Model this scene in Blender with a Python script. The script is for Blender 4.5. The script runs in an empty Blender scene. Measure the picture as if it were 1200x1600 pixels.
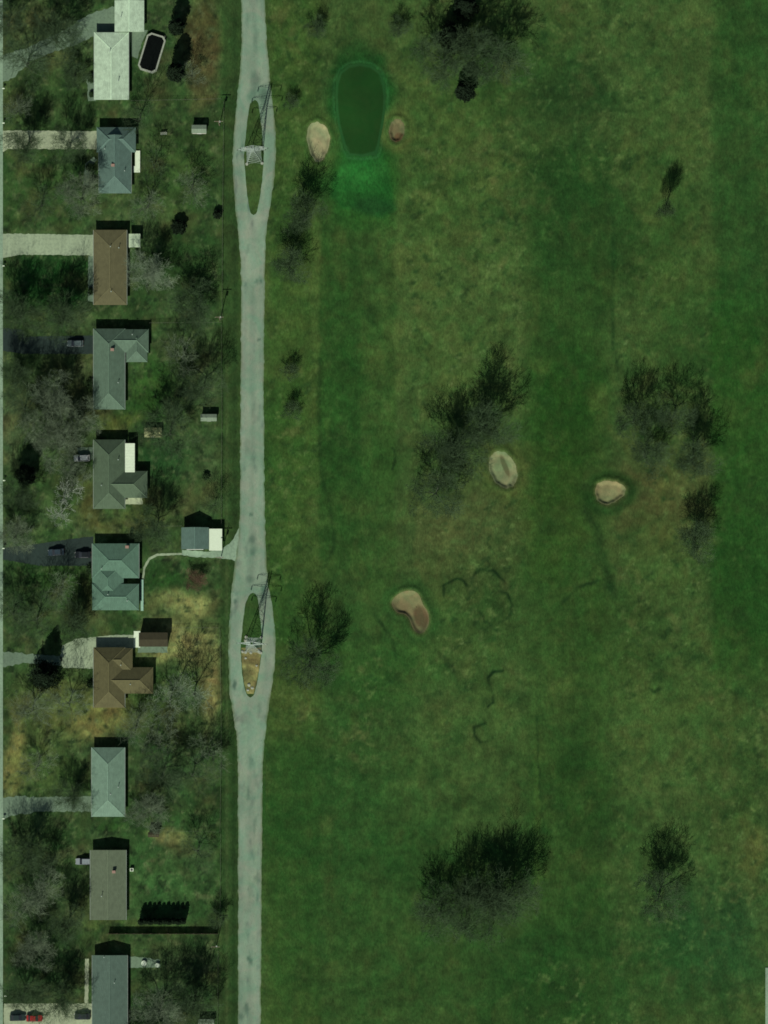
import bpy, math, random
import numpy as np
from mathutils import Vector, Matrix, Quaternion
R = math.radians
S = 0.18                                    # metres per photograph pixel (1200 x 1600)
SUN_EL, SUN_OFF = 42.0, 13.0                # elevation, degrees west of south
SC = bpy.context.scene
COL = SC.collection

# ---------------------------------------------------------------- camera
cd = bpy.data.cameras.new('camera'); cam = bpy.data.objects.new('camera', cd); COL.objects.link(cam)
SC.camera = cam
CAMH, CAMY = 1300.0, -75.0
cam.location = (0, CAMY, CAMH); cam.rotation_euler = (0, 0, 0)
cd.sensor_fit = 'VERTICAL'; cd.sensor_height = 36; cd.sensor_width = 27
cd.lens = 36 * CAMH / (1600 * S)
cd.shift_y = -CAMY / (1600 * S)
cd.clip_start = 10; cd.clip_end = 9000
SC.render.resolution_x, SC.render.resolution_y = 768, 1024
# ---------------------------------------------------------------- sky and sun
w = bpy.data.worlds.new('World'); SC.world = w; w.use_nodes = True
nt = w.node_tree
sky = nt.nodes.new('ShaderNodeTexSky'); sky.sky_type = 'NISHITA'; sky.sun_disc = False
sky.sun_elevation = R(SUN_EL); sky.sun_rotation = R(180 + SUN_OFF)
nt.links.new(sky.outputs[0], nt.nodes['Background'].inputs[0])
nt.nodes['Background'].inputs[1].default_value = 0.05
sd = bpy.data.lights.new('sun', 'SUN'); so = bpy.data.objects.new('sun', sd); COL.objects.link(so)
sd.energy = 5.0; sd.angle = R(0.5); sd.color = (1.0, 0.97, 0.9)
tosun = Vector((-math.sin(R(SUN_OFF)) * math.cos(R(SUN_EL)), -math.cos(R(SUN_OFF)) * math.cos(R(SUN_EL)), math.sin(R(SUN_EL))))
so.rotation_euler = tosun.to_track_quat('Z', 'Y').to_euler(); so.location = (0, 0, 300)
SC.view_settings.view_transform = 'Standard'; SC.view_settings.look = 'None'
SC.view_settings.exposure = -0.25; SC.view_settings.gamma = 1.0
SC.render.engine = 'CYCLES'
SC.cycles.pixel_filter_type = 'BLACKMAN_HARRIS'; SC.cycles.filter_width = 1.7
SC.cycles.max_bounces = 4; SC.cycles.diffuse_bounces = 2

# ---------------------------------------------------------------- helpers
KLUM = 0.90                                  # display-linear value of a white card lying in the sun
def lin(c):
    c = np.asarray(c, float) / 255.0
    return np.where(c <= 0.04045, c / 12.92, ((c + 0.055) / 1.055) ** 2.4)
def alb(r, g, b):                            # albedo that shows as this colour when lying flat in this sun
    return tuple(float(v) for v in np.clip(lin((r, g, b)) / KLUM * np.array([0.93, 1.0, 0.88]), 0, 0.9))
def W(px, py): return ((px - 600) * S, (800 - py) * S)

def sstep(a, b, x):
    t = np.clip((x - a) / (b - a), 0, 1); return t * t * (3 - 2 * t)
def vnoise(x, y, scale, seed):
    rs = np.random.RandomState(seed); N = 256
    g = rs.rand(N, N)
    u = x / scale + 1000.0; v = y / scale + 1000.0
    iu = np.floor(u).astype(int); iv = np.floor(v).astype(int)
    fu = u - iu; fv = v - iv
    fu = fu * fu * (3 - 2 * fu); fv = fv * fv * (3 - 2 * fv)
    a = g[iu % N, iv % N]; b = g[(iu + 1) % N, iv % N]; c = g[iu % N, (iv + 1) % N]; d = g[(iu + 1) % N, (iv + 1) % N]
    return (a * (1 - fu) + b * fu) * (1 - fv) + (c * (1 - fu) + d * fu) * fv - 0.5
def fbm(x, y, scale, seed, octv=4):
    r = 0; a = 1.0
    for i in range(octv):
        ang = 0.6 * i + seed
        xr = x * math.cos(ang) - y * math.sin(ang); yr = x * math.sin(ang) + y * math.cos(ang)
        r = r + a * vnoise(xr, yr, scale / 2 ** i, seed * 7 + i); a *= 0.55
    return r

# bunkers and the green shape the ground itself (pixel units: centre, radii, tilt in degrees)
BUNK = [
    ('w', 498, 223, 17.5, 31, -3, [(1, 0.10, 2.0), (3, 0.07, 1.0)]),
    ('e', 620, 204, 11.5, 19, 4, [(2, 0.06, 0.4)]),
    ('o', 786, 734, 19.5, 32, -24, [(2, 0.06, 0.2)]),
    ('r', 952, 769, 23, 19, 0, [(3, 0.08, 0.6), (2, 0.05, 1)]),
    ('k', 0, 0, 0, 0, 0, []),
]
KID = [(612, 944), (616, 934), (628, 925), (645, 923), (655, 930), (661, 944), (669, 958), (670, 974), (664, 986), (656, 990),
       (648, 986), (643, 977), (639, 967), (632, 960), (620, 957)]
def bunker_outline(b, n=72):
    k, cx, cy, rx, ry, tilt, h = b
    if k == 'k':
        P = []
        m = len(KID)
        for i in range(m):
            p0, p1, p2, p3 = [np.array(KID[(i + j - 1) % m], float) for j in range(4)]
            for t in np.arange(0, 1, 1 / 6):
                P.append(0.5 * ((2 * p1) + (-p0 + p2) * t + (2 * p0 - 5 * p1 + 4 * p2 - p3) * t * t + (-p0 + 3 * p1 - 3 * p2 + p3) * t ** 3))
        return np.array(P)
    th = np.linspace(0, 2 * math.pi, n, endpoint=False); f = np.ones(n)
    for (m, a, ph) in h: f += a * np.cos(m * th + ph)
    f += 0.02 * np.cos(9 * th + cx) + 0.015 * np.cos(14 * th + cy)
    x = rx * f * np.cos(th); y = ry * f * np.sin(th); t = R(tilt)
    return np.stack([cx + x * math.cos(t) - y * math.sin(t), cy + x * math.sin(t) + y * math.cos(t)], 1)
OUT = [bunker_outline(b) for b in BUNK]
def poly_sd(poly, x, y):                     # signed distance (px), negative inside
    x = np.asarray(x, float); y = np.asarray(y, float)
    d = np.full(x.shape, 1e9); inside = np.zeros(x.shape, bool); n = len(poly)
    for i in range(n):
        ax, ay = poly[i]; bx, by = poly[(i + 1) % n]
        ex, ey = bx - ax, by - ay; L = ex * ex + ey * ey + 1e-9
        t = np.clip(((x - ax) * ex + (y - ay) * ey) / L, 0, 1)
        d = np.minimum(d, np.hypot(x - ax - t * ex, y - ay - t * ey))
        c = ((ay > y) != (by > y)) & (x < (bx - ax) * (y - ay) / ((by - ay) if by != ay else 1e-9) + ax)
        inside ^= c
    return np.where(inside, -d, d)
def bowl(x, y, full=False):                  # depth of the bunkers, metres
    h = np.zeros(np.shape(x))
    for P in OUT:
        mn = P.min(0) - 14; mx = P.max(0) + 14
        m = (x > mn[0]) & (x < mx[0]) & (y > mn[1]) & (y < mx[1])
        if not np.any(m): continue
        sdv = poly_sd(P, x[m], y[m])
        dep = -0.85 * sstep(0.5, -6.5, sdv) + 0.28 * np.exp(-((sdv - 4.5) / 3.2) ** 2)
        h[m] += dep
    return h
GREEN = np.array([(524, 150), (525, 128), (532, 112), (545, 102), (562, 99), (580, 102), (593, 112), (601, 130), (603, 150), (602, 172), (599, 195),
                  (595, 215), (592, 232), (588, 243), (566, 246), (546, 244), (538, 232), (533, 215), (528, 195), (525, 172)], float)
def height(x, y):                            # px -> metres
    x = np.asarray(x, float); y = np.asarray(y, float)
    m = sstep(440, 520, x) * (1 - sstep(1300, 1500, x))
    h = m * (0.9 * fbm(x, y, 170, 3, 2) + 0.35 * fbm(x, y, 42, 5, 2))
    gx = (x - 563) / 55; gy = (y - 170) / 95
    h = h * (1 - 0.8 * np.exp(-(gx ** 2 + gy ** 2))) + 0.5 * sstep(1.35, 0.75, np.hypot(gx, gy))
    return h + bowl(x, y)
def hz(px, py): return float(height(np.array([px], float), np.array([py], float))[0])

class MB:
    def __init__(s): s.v = []; s.f = []; s.m = []
    def face(s, pts, mi=0):
        b = len(s.v); s.v += [tuple(p) for p in pts]; s.f.append(tuple(range(b, b + len(pts)))); s.m.append(mi)
    def box(s, x0, x1, y0, y1, z0, z1, mi=0):
        b = len(s.v); s.v += [(x0, y0, z0), (x1, y0, z0), (x1, y1, z0), (x0, y1, z0), (x0, y0, z1), (x1, y0, z1), (x1, y1, z1), (x0, y1, z1)]
        for f in ((0, 3, 2, 1), (4, 5, 6, 7), (0, 1, 5, 4), (1, 2, 6, 5), (2, 3, 7, 6), (3, 0, 4, 7)):
            s.f.append(tuple(b + i for i in f)); s.m.append(mi)
    def bar(s, p, q, r, n=4, r2=None, mi=0):
        p = Vector(p); q = Vector(q); r2 = r if r2 is None else r2
        d = (q - p).normalized(); a = d.orthogonal().normalized(); c = d.cross(a); b = len(s.v)
        for (o, rr) in ((p, r), (q, r2)):
            for i in range(n):
                t = 2 * math.pi * (i + .5) / n; s.v.append(tuple(o + a * rr * math.cos(t) + c * rr * math.sin(t)))
        for i in range(n): s.f.append((b + i, b + (i + 1) % n, b + n + (i + 1) % n, b + n + i)); s.m.append(mi)
        s.f.append(tuple(b + i for i in range(n))[::-1]); s.f.append(tuple(b + n + i for i in range(n))); s.m += [mi, mi]
    def build(s, name, mat, parent=None, smooth=False):
        me = bpy.data.meshes.new(name); me.from_pydata(s.v, [], s.f); me.validate()
        for m in (mat if isinstance(mat, (list, tuple)) else [mat]): me.materials.append(m)
        if isinstance(mat, (list, tuple)): me.polygons.foreach_set('material_index', s.m)
        if smooth: me.polygons.foreach_set('use_smooth', [True] * len(me.polygons))
        me.update(); o = bpy.data.objects.new(name, me); COL.objects.link(o)
        if parent: o.parent = parent
        return o
def tag(o, label=None, cat=None, group=None, kind=None):
    if label: o['label'] = label
    if cat: o['category'] = cat
    if group: o['group'] = group
    if kind: o['kind'] = kind
    return o
def thing(name, label, cat, loc, rz=0, group=None):
    o = bpy.data.objects.new(name, None); o.empty_display_size = 0.5; COL.objects.link(o)
    o.location = loc; o.rotation_euler = (0, 0, rz); return tag(o, label, cat, group)
KIDS = {}
def copy_tree(o, parent=None):
    c = o.copy(); COL.objects.link(c)
    if parent: c.parent = parent
    for ch in [k for k in bpy.data.objects if k.parent == o]: copy_tree(ch, c)
    return c

# ---------------------------------------------------------------- materials
def mat(name, col, rough=0.85, var=0.25, scale=2.0, col2=None, bump=0.0, bscale=None, metal=0.0, spec=0.3, streak=None):
    m = bpy.data.materials.new(name); m.use_nodes = True; n = m.node_tree.nodes; l = m.node_tree.links
    b = n['Principled BSDF']; b.inputs['Roughness'].default_value = rough; b.inputs['Metallic'].default_value = metal
    b.inputs['Specular IOR Level'].default_value = spec
    tc = n.new('ShaderNodeTexCoord'); mp = n.new('ShaderNodeMapping'); l.new(tc.outputs['Object'], mp.inputs[0])
    if streak: mp.inputs['Scale'].default_value = streak
    no = n.new('ShaderNodeTexNoise'); no.inputs['Scale'].default_value = scale; no.inputs['Detail'].default_value = 6; no.inputs['Roughness'].default_value = 0.65
    l.new(mp.outputs[0], no.inputs[0])
    rp = n.new('ShaderNodeValToRGB'); rp.color_ramp.elements[0].position = 0.3; rp.color_ramp.elements[1].position = 0.7
    c2 = col2 or col
    rp.color_ramp.elements[0].color = tuple(v * (1 - var) for v in col) + (1,)
    rp.color_ramp.elements[1].color = tuple(min(v * (1 + var), 0.95) for v in c2) + (1,)
    l.new(no.outputs[0], rp.inputs[0]); l.new(rp.outputs[0], b.inputs['Base Color'])
    if bump:
        n2 = n.new('ShaderNodeTexNoise'); n2.inputs['Scale'].default_value = bscale or scale * 4; n2.inputs['Detail'].default_value = 4
        l.new(tc.outputs['Object'], n2.inputs[0]); bp = n.new('ShaderNodeBump'); bp.inputs['Strength'].default_value = 1.0
        bp.inputs['Distance'].default_value = bump; l.new(n2.outputs[0], bp.inputs['Height']); l.new(bp.outputs[0], b.inputs['Normal'])
    return m
def ground_mat(name, v1=0.35, v2=0.4, bump=0.12):
    m = bpy.data.materials.new(name); m.use_nodes = True; n = m.node_tree.nodes; l = m.node_tree.links
    b = n['Principled BSDF']; b.inputs['Roughness'].default_value = 0.95; b.inputs['Specular IOR Level'].default_value = 0.1
    at = n.new('ShaderNodeAttribute'); at.attribute_name = 'albedo'
    tc = n.new('ShaderNodeTexCoord')
    def noise(scale, detail, st=None, dist=0.0, rot=0):
        mp = n.new('ShaderNodeMapping'); l.new(tc.outputs['Object'], mp.inputs[0])
        if st: mp.inputs['Scale'].default_value = st
        mp.inputs['Rotation'].default_value = (0, 0, R(rot))
        x = n.new('ShaderNodeTexNoise'); x.inputs['Scale'].default_value = scale; x.inputs['Detail'].default_value = detail
        x.inputs['Roughness'].default_value = 0.6; x.inputs['Distortion'].default_value = dist
        l.new(mp.outputs[0], x.inputs[0]); return x
    def math_(op, a, c, d=None):
        x = n.new('ShaderNodeMath'); x.operation = op
        for i, v in enumerate((a, c, d)):
            if v is None: continue
            if hasattr(v, 'node'): l.new(v, x.inputs[i])
            else: x.inputs[i].default_value = v
        return x.outputs[0]
    a = noise(0.55, 5, dist=0.6); c = noise(2.2, 5, (1, 0.45, 1), 0.4, 25); d = noise(0.16, 4, dist=1.0)
    fa = math_('MULTIPLY_ADD', a.outputs[0], v1 * 2.2, 1 - v1 * 1.1)
    fc = math_('MULTIPLY_ADD', c.outputs[0], v2 * 2.2, 1 - v2 * 1.1)
    f = math_('MULTIPLY', fa, fc)
    vm = n.new('ShaderNodeVectorMath'); vm.operation = 'SCALE'; l.new(at.outputs['Color'], vm.inputs[0]); l.new(f, vm.inputs['Scale'])
    # hue drift between dry and lush grass
    mx = n.new('ShaderNodeMix'); mx.data_type = 'RGBA'; mx.blend_type = 'MULTIPLY'; mx.inputs['Factor'].default_value = 1
    rp = n.new('ShaderNodeValToRGB'); rp.color_ramp.elements[0].position = 0.36; rp.color_ramp.elements[1].position = 0.66
    rp.color_ramp.elements[0].color = (0.86, 1.0, 0.95, 1); rp.color_ramp.elements[1].color = (1.18, 1.03, 1.05, 1)
    l.new(d.outputs[0], rp.inputs[0]); l.new(vm.outputs[0], mx.inputs['A']); l.new(rp.outputs[0], mx.inputs['B'])
    l.new(mx.outputs['Result'], b.inputs['Base Color'])
    bp = n.new('ShaderNodeBump'); bp.inputs['Strength'].default_value = 0.8; bp.inputs['Distance'].default_value = bump
    l.new(c.outputs[0], bp.inputs['Height']); l.new(bp.outputs[0], b.inputs['Normal'])
    return m
M = {}
M['ground'] = ground_mat('grass_ground', 0.40, 0.62, 0.16)
M['sand'] = ground_mat('bunker_sand', 0.12, 0.18, 0.05)
M['putting'] = ground_mat('putting_grass', 0.10, 0.10, 0.02)
M['soil'] = ground_mat('island_soil', 0.3, 0.5, 0.2)

# road: pale concrete with long stains, joints and cracks
def road_mat(name, col, crack=True):
    m = mat(name, col, rough=0.9, var=0.13, scale=0.5, streak=(1.6, 0.22, 1), bump=0.01, bscale=6)
    n = m.node_tree.nodes; l = m.node_tree.links; b = n['Principled BSDF']
    src = b.inputs['Base Color'].links[0].from_socket
    tc = [x for x in n if x.type == 'TEX_COORD'][0]
    def mul(sock, fac_sock, lo, p0, p1, hi=1.0):
        rp = n.new('ShaderNodeValToRGB'); rp.color_ramp.elements[0].position = p0; rp.color_ramp.elements[1].position = p1
        rp.color_ramp.elements[0].color = (lo, lo, lo * 1.03, 1); rp.color_ramp.elements[1].color = (hi, hi, hi, 1); l.new(fac_sock, rp.inputs[0])
        mx = n.new('ShaderNodeMix'); mx.data_type = 'RGBA'; mx.blend_type = 'MULTIPLY'; mx.inputs['Factor'].default_value = 1
        l.new(sock, mx.inputs['A']); l.new(rp.outputs[0], mx.inputs['B']); return mx.outputs['Result']
    n1 = n.new('ShaderNodeTexNoise'); n1.inputs['Scale'].default_value = 1.4; n1.inputs['Detail'].default_value = 5; l.new(tc.outputs['Object'], n1.inputs[0])
    s = mul(src, n1.outputs[0], 0.82, 0.3, 0.55, 1.04)
    n3 = n.new('ShaderNodeTexNoise'); n3.inputs['Scale'].default_value = 0.09; n3.inputs['Detail'].default_value = 3; l.new(tc.outputs['Object'], n3.inputs[0])
    s = mul(s, n3.outputs[0], 0.86, 0.35, 0.65, 1.08)
    if crack:
        mp = n.new('ShaderNodeMapping'); mp.inputs['Scale'].default_value = (0.5, 0.16, 1); l.new(tc.outputs['Object'], mp.inputs[0])
        nd = n.new('ShaderNodeTexNoise'); nd.inputs['Scale'].default_value = 0.8; l.new(tc.outputs['Object'], nd.inputs[0])
        ad = n.new('ShaderNodeVectorMath'); ad.operation = 'MULTIPLY_ADD'; ad.inputs[1].default_value = (0.7, 0.7, 0)
        l.new(nd.outputs[1], ad.inputs[0]); l.new(mp.outputs[0], ad.inputs[2])
        vo = n.new('ShaderNodeTexVoronoi'); vo.feature = 'DISTANCE_TO_EDGE'; vo.inputs['Scale'].default_value = 1.0; l.new(ad.outputs[0], vo.inputs[0])
        s = mul(s, vo.outputs[0], 0.82, 0.0, 0.03)
    l.new(s, b.inputs['Base Color']); return m
M['road'] = road_mat('road_concrete', alb(126, 146, 126))
M['drive'] = road_mat('driveway_concrete', alb(140, 152, 128))
M['drive_warm'] = road_mat('driveway_pale', alb(150, 158, 132))
M['drive_dark'] = road_mat('driveway_asphalt', alb(36, 50, 46), False)
M['gravel'] = road_mat('gravel_grey', alb(98, 116, 98), False)

def roof_mat(name, rgb, var=0.12):
    m = mat(name, alb(*rgb), rough=0.9, var=var, scale=0.7, streak=(1, 1, 1), bump=0.02, bscale=8)
    n = m.node_tree.nodes; l = m.node_tree.links; b = n['Principled BSDF']; src = b.inputs['Base Color'].links[0].from_socket
    tc = [x for x in n if x.type == 'TEX_COORD'][0]
    br = n.new('ShaderNodeTexBrick'); br.inputs['Scale'].default_value = 1.0; br.inputs['Brick Width'].default_value = 0.9; br.inputs['Row Height'].default_value = 0.3
    br.inputs['Mortar Size'].default_value = 0.03; br.inputs['Color1'].default_value = (1.05, 1.05, 1.05, 1); br.inputs['Color2'].default_value = (0.84, 0.84, 0.84, 1)
    br.inputs['Mortar'].default_value = (0.7, 0.7, 0.7, 1)
    mp = n.new('ShaderNodeMapping'); mp.inputs['Rotation'].default_value = (0, 0, R(90)); l.new(tc.outputs['Object'], mp.inputs[0]); l.new(mp.outputs[0], br.inputs[0])
    mx = n.new('ShaderNodeMix'); mx.data_type = 'RGBA'; mx.blend_type = 'MULTIPLY'; mx.inputs['Factor'].default_value = 0.8
    l.new(src, mx.inputs['A']); l.new(br.outputs[0], mx.inputs['B']); l.new(mx.outputs['Result'], b.inputs['Base Color']); return m
RM = {'pale': roof_mat('pale_shingles', (172, 190, 170), .2), 'teal': roof_mat('blue_grey_shingles', (84, 106, 100)),
      'brown': roof_mat('brown_shingles', (92, 88, 64)), 'green': roof_mat('green_grey_shingles', (86, 106, 92)),
      'slate': roof_mat('slate_shingles', (78, 94, 76)), 'sea': roof_mat('sea_green_shingles', (84, 112, 98)),
      'umber': roof_mat('umber_shingles', (88, 84, 58)), 'mint': roof_mat('light_teal_shingles', (108, 132, 118)),
      'drab': roof_mat('drab_grey_shingles', (92, 102, 84)), 'steel': roof_mat('steel_grey_shingles', (80, 98, 90)),
      'shed': roof_mat('shed_roofing', (120, 134, 118)), 'tan': roof_mat('tan_roofing', (60, 56, 40))}
M['white'] = mat('white_painted_metal', alb(205, 214, 196), rough=0.5, var=0.06, scale=1.5)
M['cream'] = mat('cream_siding', (0.5, 0.5, 0.42), rough=0.7, var=0.06, scale=1, streak=(0.3, 0.3, 8))
M['brick'] = mat('buff_brick', (0.33, 0.27, 0.2), rough=0.9, var=0.2, scale=5)
M['greyside'] = mat('grey_siding', (0.34, 0.37, 0.34), rough=0.7, var=0.08, scale=1, streak=(0.3, 0.3, 8))
M['glass'] = mat('window_glass', (0.03, 0.035, 0.04), rough=0.08, var=0.1, spec=0.6)
M['trim'] = mat('white_trim', (0.7, 0.72, 0.66), rough=0.5, var=0.04)
M['gutter'] = mat('grey_gutter', (0.25, 0.3, 0.25), rough=0.5, var=0.2)
M['fencewire'] = mat('dull_fence_wire', (0.13, 0.15, 0.10), rough=0.8, var=0.3)
M['door'] = mat('painted_door', (0.2, 0.08, 0.05), rough=0.5, var=0.1)
M['chim'] = mat('chimney_brick', (0.3, 0.2, 0.15), rough=0.9, var=0.25, scale=8)
M['dark'] = mat('dark_metal', (0.04, 0.04, 0.04), rough=0.6, var=0.2)
M['steel'] = mat('galvanised_steel', (0.34, 0.42, 0.35), rough=0.45, var=0.15, scale=3, metal=0.0)
M['wood'] = mat('weathered_pole_wood', (0.16, 0.13, 0.09), rough=0.9, var=0.3, scale=5, streak=(4, 4, 0.5))
M['fence'] = mat('weathered_fence_boards', (0.12, 0.09, 0.06), rough=0.9, var=0.3, scale=3)
M['deck'] = mat('weathered_deck_boards', (0.24, 0.26, 0.17), rough=0.9, var=0.2, scale=3, streak=(8, 0.6, 1))
M['cover'] = mat('dark_pool_cover', (0.003, 0.005, 0.004), rough=0.95, spec=0.05, var=0.3, scale=1.5, bump=0.05, bscale=1)
M['rim'] = mat('pool_rim', (0.28, 0.32, 0.24), rough=0.6, var=0.25, scale=2)
M['rock'] = mat('pale_rock', (0.3, 0.33, 0.25), rough=0.9, var=0.35, scale=3)
M['bark'] = mat('grey_bark', (0.07, 0.09, 0.058), rough=0.95, var=0.3, scale=1.5, streak=(3, 3, 0.6), spec=.05)
M['twig'] = mat('bare_twigs', (0.058, 0.100, 0.046), rough=1, var=0.25, scale=0.4, spec=0.05)
M['twig_grey'] = mat('grey_bare_twigs', (0.14, 0.19, 0.115), rough=1, var=0.3, scale=0.4, spec=0.05)
M['twig_pale'] = mat('pale_bare_twigs', (0.21, 0.28, 0.18), rough=1, var=0.25, scale=0.4, spec=.05)
M['bark_white'] = mat('white_bark', (0.36, 0.42, 0.33), rough=0.9, var=0.35, scale=1.5)
M['twig_brown'] = mat('reddish_bare_twigs', (0.13, 0.085, 0.05), rough=0.95, var=0.25, scale=0.4)
M['needle'] = mat('dark_needles', (0.011, 0.022, 0.010), rough=0.95, var=0.4, scale=0.8, spec=0.1)
M['needle_g'] = mat('green_leaves', (0.03, 0.06, 0.022), rough=0.95, var=0.4, scale=0.8, spec=0.1)

# ---------------------------------------------------------------- ground colours (turf, wear, moss and mowing, plus painted tree shade in the gardens)
def ell(x, y, cx, cy, rx, ry, soft=0.5, tilt=0):
    t = R(tilt); dx = x - cx; dy = y - cy
    u = (dx * math.cos(t) + dy * math.sin(t)) / rx; v = (-dx * math.sin(t) + dy * math.cos(t)) / ry
    d = np.hypot(u, v); return 1 - sstep(1 - soft, 1 + soft, d)
def rect(x, y, x0, x1, y0, y1, sx=6, sy=20):
    return sstep(x0 - sx, x0 + sx, x) * (1 - sstep(x1 - sx, x1 + sx, x)) * sstep(y0 - sy, y0 + sy, y) * (1 - sstep(y1 - sy, y1 + sy, y))
def polyline(x, y, pts, wd):
    d = np.full(x.shape, 1e9)
    pts = np.array(pts, float)
    m = (x > pts[:, 0].min() - 12) & (x < pts[:, 0].max() + 12) & (y > pts[:, 1].min() - 12) & (y < pts[:, 1].max() + 12)
    xs, ys = x[m], y[m]; dd = d[m]
    for (ax, ay), (bx, by) in zip(pts[:-1], pts[1:]):
        ex, ey = bx - ax, by - ay; t = np.clip(((xs - ax) * ex + (ys - ay) * ey) / (ex * ex + ey * ey + 1e-9), 0, 1)
        dd = np.minimum(dd, np.hypot(xs - ax - t * ex, ys - ay - t * ey))
    r = np.zeros(x.shape); r[m] = np.exp(-(dd / wd) ** 2); return r
def ground_colour(x, y):
    wx = x + 26 * fbm(x, y, 60, 11, 3); wy = y + 30 * fbm(x, y, 60, 12, 3)      # warped coordinates: ragged patch edges
    C = np.empty(x.shape + (3,)); C[:] = (57, 79, 42)
    def mixc(wt, col):
        wt = np.clip(wt, 0, 1)[..., None]; C[:] = C * (1 - wt) + np.array(col, float) * wt
    n1 = fbm(x, y, 150, 1, 4); n2 = fbm(x, y, 45, 2, 4)
    mixc(sstep(0.0, 0.6, n1) * 0.75, (38, 70, 32)); mixc(sstep(0.0, 0.6, -n1) * 0.6, (68, 88, 48))
    E = lambda *a, **k: ell(wx, wy, *a, **k)
    Q = lambda *a, **k: rect(x + 8 * fbm(x, y, 40, 14, 3), wy, *a, **k)
    # --- golf course
    mixc(Q(418, 500, -50, 1650, 8) * 0.5, (50, 78, 34))
    mixc(E(470, 600, 35, 240) * 0.5, (66, 86, 42)); mixc(E(440, 720, 40, 140) * 0.5, (44, 76, 34))
    mixc(Q(500, 566, 330, 930, 5, 90) * 0.7, (36, 70, 30)); mixc(Q(566, 620, 340, 960, 5, 40) * 0.5, (44, 78, 34))
    mixc(Q(486, 500, 330, 560, 3, 40) * 0.6, (74, 96, 50)); mixc(Q(618, 632, 330, 580, 4, 50) * 0.6, (82, 100, 54))
    mixc(E(725, 400, 115, 200, soft=0.6) * 0.7, (68, 90, 48)); mixc(E(700, 240, 90, 130, soft=0.6) * 0.55, (60, 86, 42))
    mixc(E(735, 820, 100, 80, soft=0.6) * 0.65, (68, 79, 47)); mixc(E(720, 560, 90, 60) * 0.4, (66, 90, 46))
    mixc(E(1020, 780, 100, 70, soft=0.6) * 0.8, (70, 74, 44)); mixc(E(1035, 870, 80, 70) * 0.5, (62, 84, 42))
    mixc(E(880, 190, 95, 90, soft=0.6) * 0.5, (54, 76, 40))
    mixc(Q(828, 950, 250, 1650, 22, 60) * 0.5, (38, 68, 28)); mixc(E(885, 330, 90, 95, soft=0.6) * 0.7, (30, 62, 28))
    mixc(E(880, 640, 52, 110, soft=0.6) * 0.75, (28, 62, 22)); mixc(E(890, 480, 60, 80) * 0.4, (36, 66, 30)); mixc(E(865, 800, 60, 100) * 0.4, (46, 72, 28))
    mixc(E(905, 1240, 80, 90, soft=0.6) * 0.55, (28, 58, 24)); mixc(E(930, 1000, 90, 100) * 0.4, (40, 66, 28))
    mixc(E(1040, 100, 70, 220, soft=0.7) * 0.4, (58, 84, 44)); mixc(E(1040, 380, 60, 200, soft=0.7) * 0.5, (60, 84, 42))
    mixc(Q(1114, 1260, -100, 520, 9, 60) * 0.55, (32, 68, 30)); mixc(Q(1112, 1260, 480, 1060, 8, 60) * 0.75, (36, 72, 28))
    mixc(E(1160, 900, 50, 160, soft=0.6) * 0.6, (30, 64, 26)); mixc(E(1175, 1350, 24, 80, soft=0.6, tilt=-4) * 0.8, (88, 94, 52))
    mixc(E(1150, 1240, 70, 160) * 0.4, (60, 82, 42)); mixc(E(1110, 1460, 90, 90, soft=0.6) * 0.6, (30, 68, 38))
    mixc(E(770, 960, 130, 90) * 0.5, (52, 78, 38)); mixc(E(740, 1080, 150, 120, soft=0.7) * 0.5, (56, 82, 42)); mixc(E(1040, 1090, 90, 120, soft=0.7) * 0.5, (58, 86, 42))
    mixc(E(520, 1280, 130, 160, soft=0.7) * 0.6, (32, 68, 30)); mixc(E(600, 1500, 200, 130, soft=0.7) * 0.55, (38, 70, 32))
    mixc(E(920, 1520, 180, 100, soft=0.7) * 0.55, (32, 66, 30)); mixc(E(700, 1230, 120, 70, soft=0.7) * 0.4, (58, 86, 44)); mixc(E(455, 1090, 45, 70) * 0.6, (66, 80, 42))
    mixc(E(590, 1040, 90, 60, soft=0.6) * 0.4, (42, 84, 36)); mixc(E(1010, 1180, 70, 60) * 0.35, (72, 92, 50))
    mixc(rect(x, y, 835, 844, 1150, 1420, 4, 40) * 0.35, (76, 100, 48)); mixc(rect(x, y, 955, 960, 330, 560, 2, 30) * 0.5, (30, 58, 28))
    mixc(sstep(.1, .65, fbm(x, y, 34, 47, 4)) * .5 * (x > 415), (34, 58, 28)); mixc(sstep(.1, .65, fbm(x * 1.6, y, 52, 48, 4)) * .4 * (x > 415), (70, 84, 44))
    mixc(E(900, 150, 62, 55, soft=0.6) * .65, (34, 60, 30)); mixc(E(700, 870, 60, 50) * .3, (72, 76, 46)); mixc(E(1000, 1340, 60, 60) * .3, (44, 72, 34))
    # mowing lines
    mow = np.sin((x + 3 * fbm(x, y, 90, 31, 2)) / 9.0 * math.pi)
    mz = np.clip(Q(495, 640, 250, 1000, 10, 50) + Q(820, 960, 300, 1500, 12, 60) + Q(1112, 1260, -50, 1100, 8, 60) + Q(418, 820, 1180, 1650, 12, 60), 0, 1)
    C *= (1 + 0.018 * mow * mz)[..., None]
    rg = np.clip((1 - 0.75 * mz) * sstep(400, 430, x) * (0.75 + 1.2 * fbm(x, y, 70, 35, 2)), 0, 1)
    mixc(sstep(.12, .6, fbm(x, y, 9, 36, 3)) * rg * .75, (80, 100, 58)); mixc(sstep(.12, .6, fbm(x + .3 * y, y, 11, 37, 3)) * rg * .6, (30, 54, 28))
    mixc(sstep(.25, .7, fbm(x, y, 30, 38, 4)) * rg * .5, (86, 92, 56)); mixc(sstep(.42, .7, fbm(x, y, 6, 39, 2)) * rg * .6, (104, 122, 80))
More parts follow.
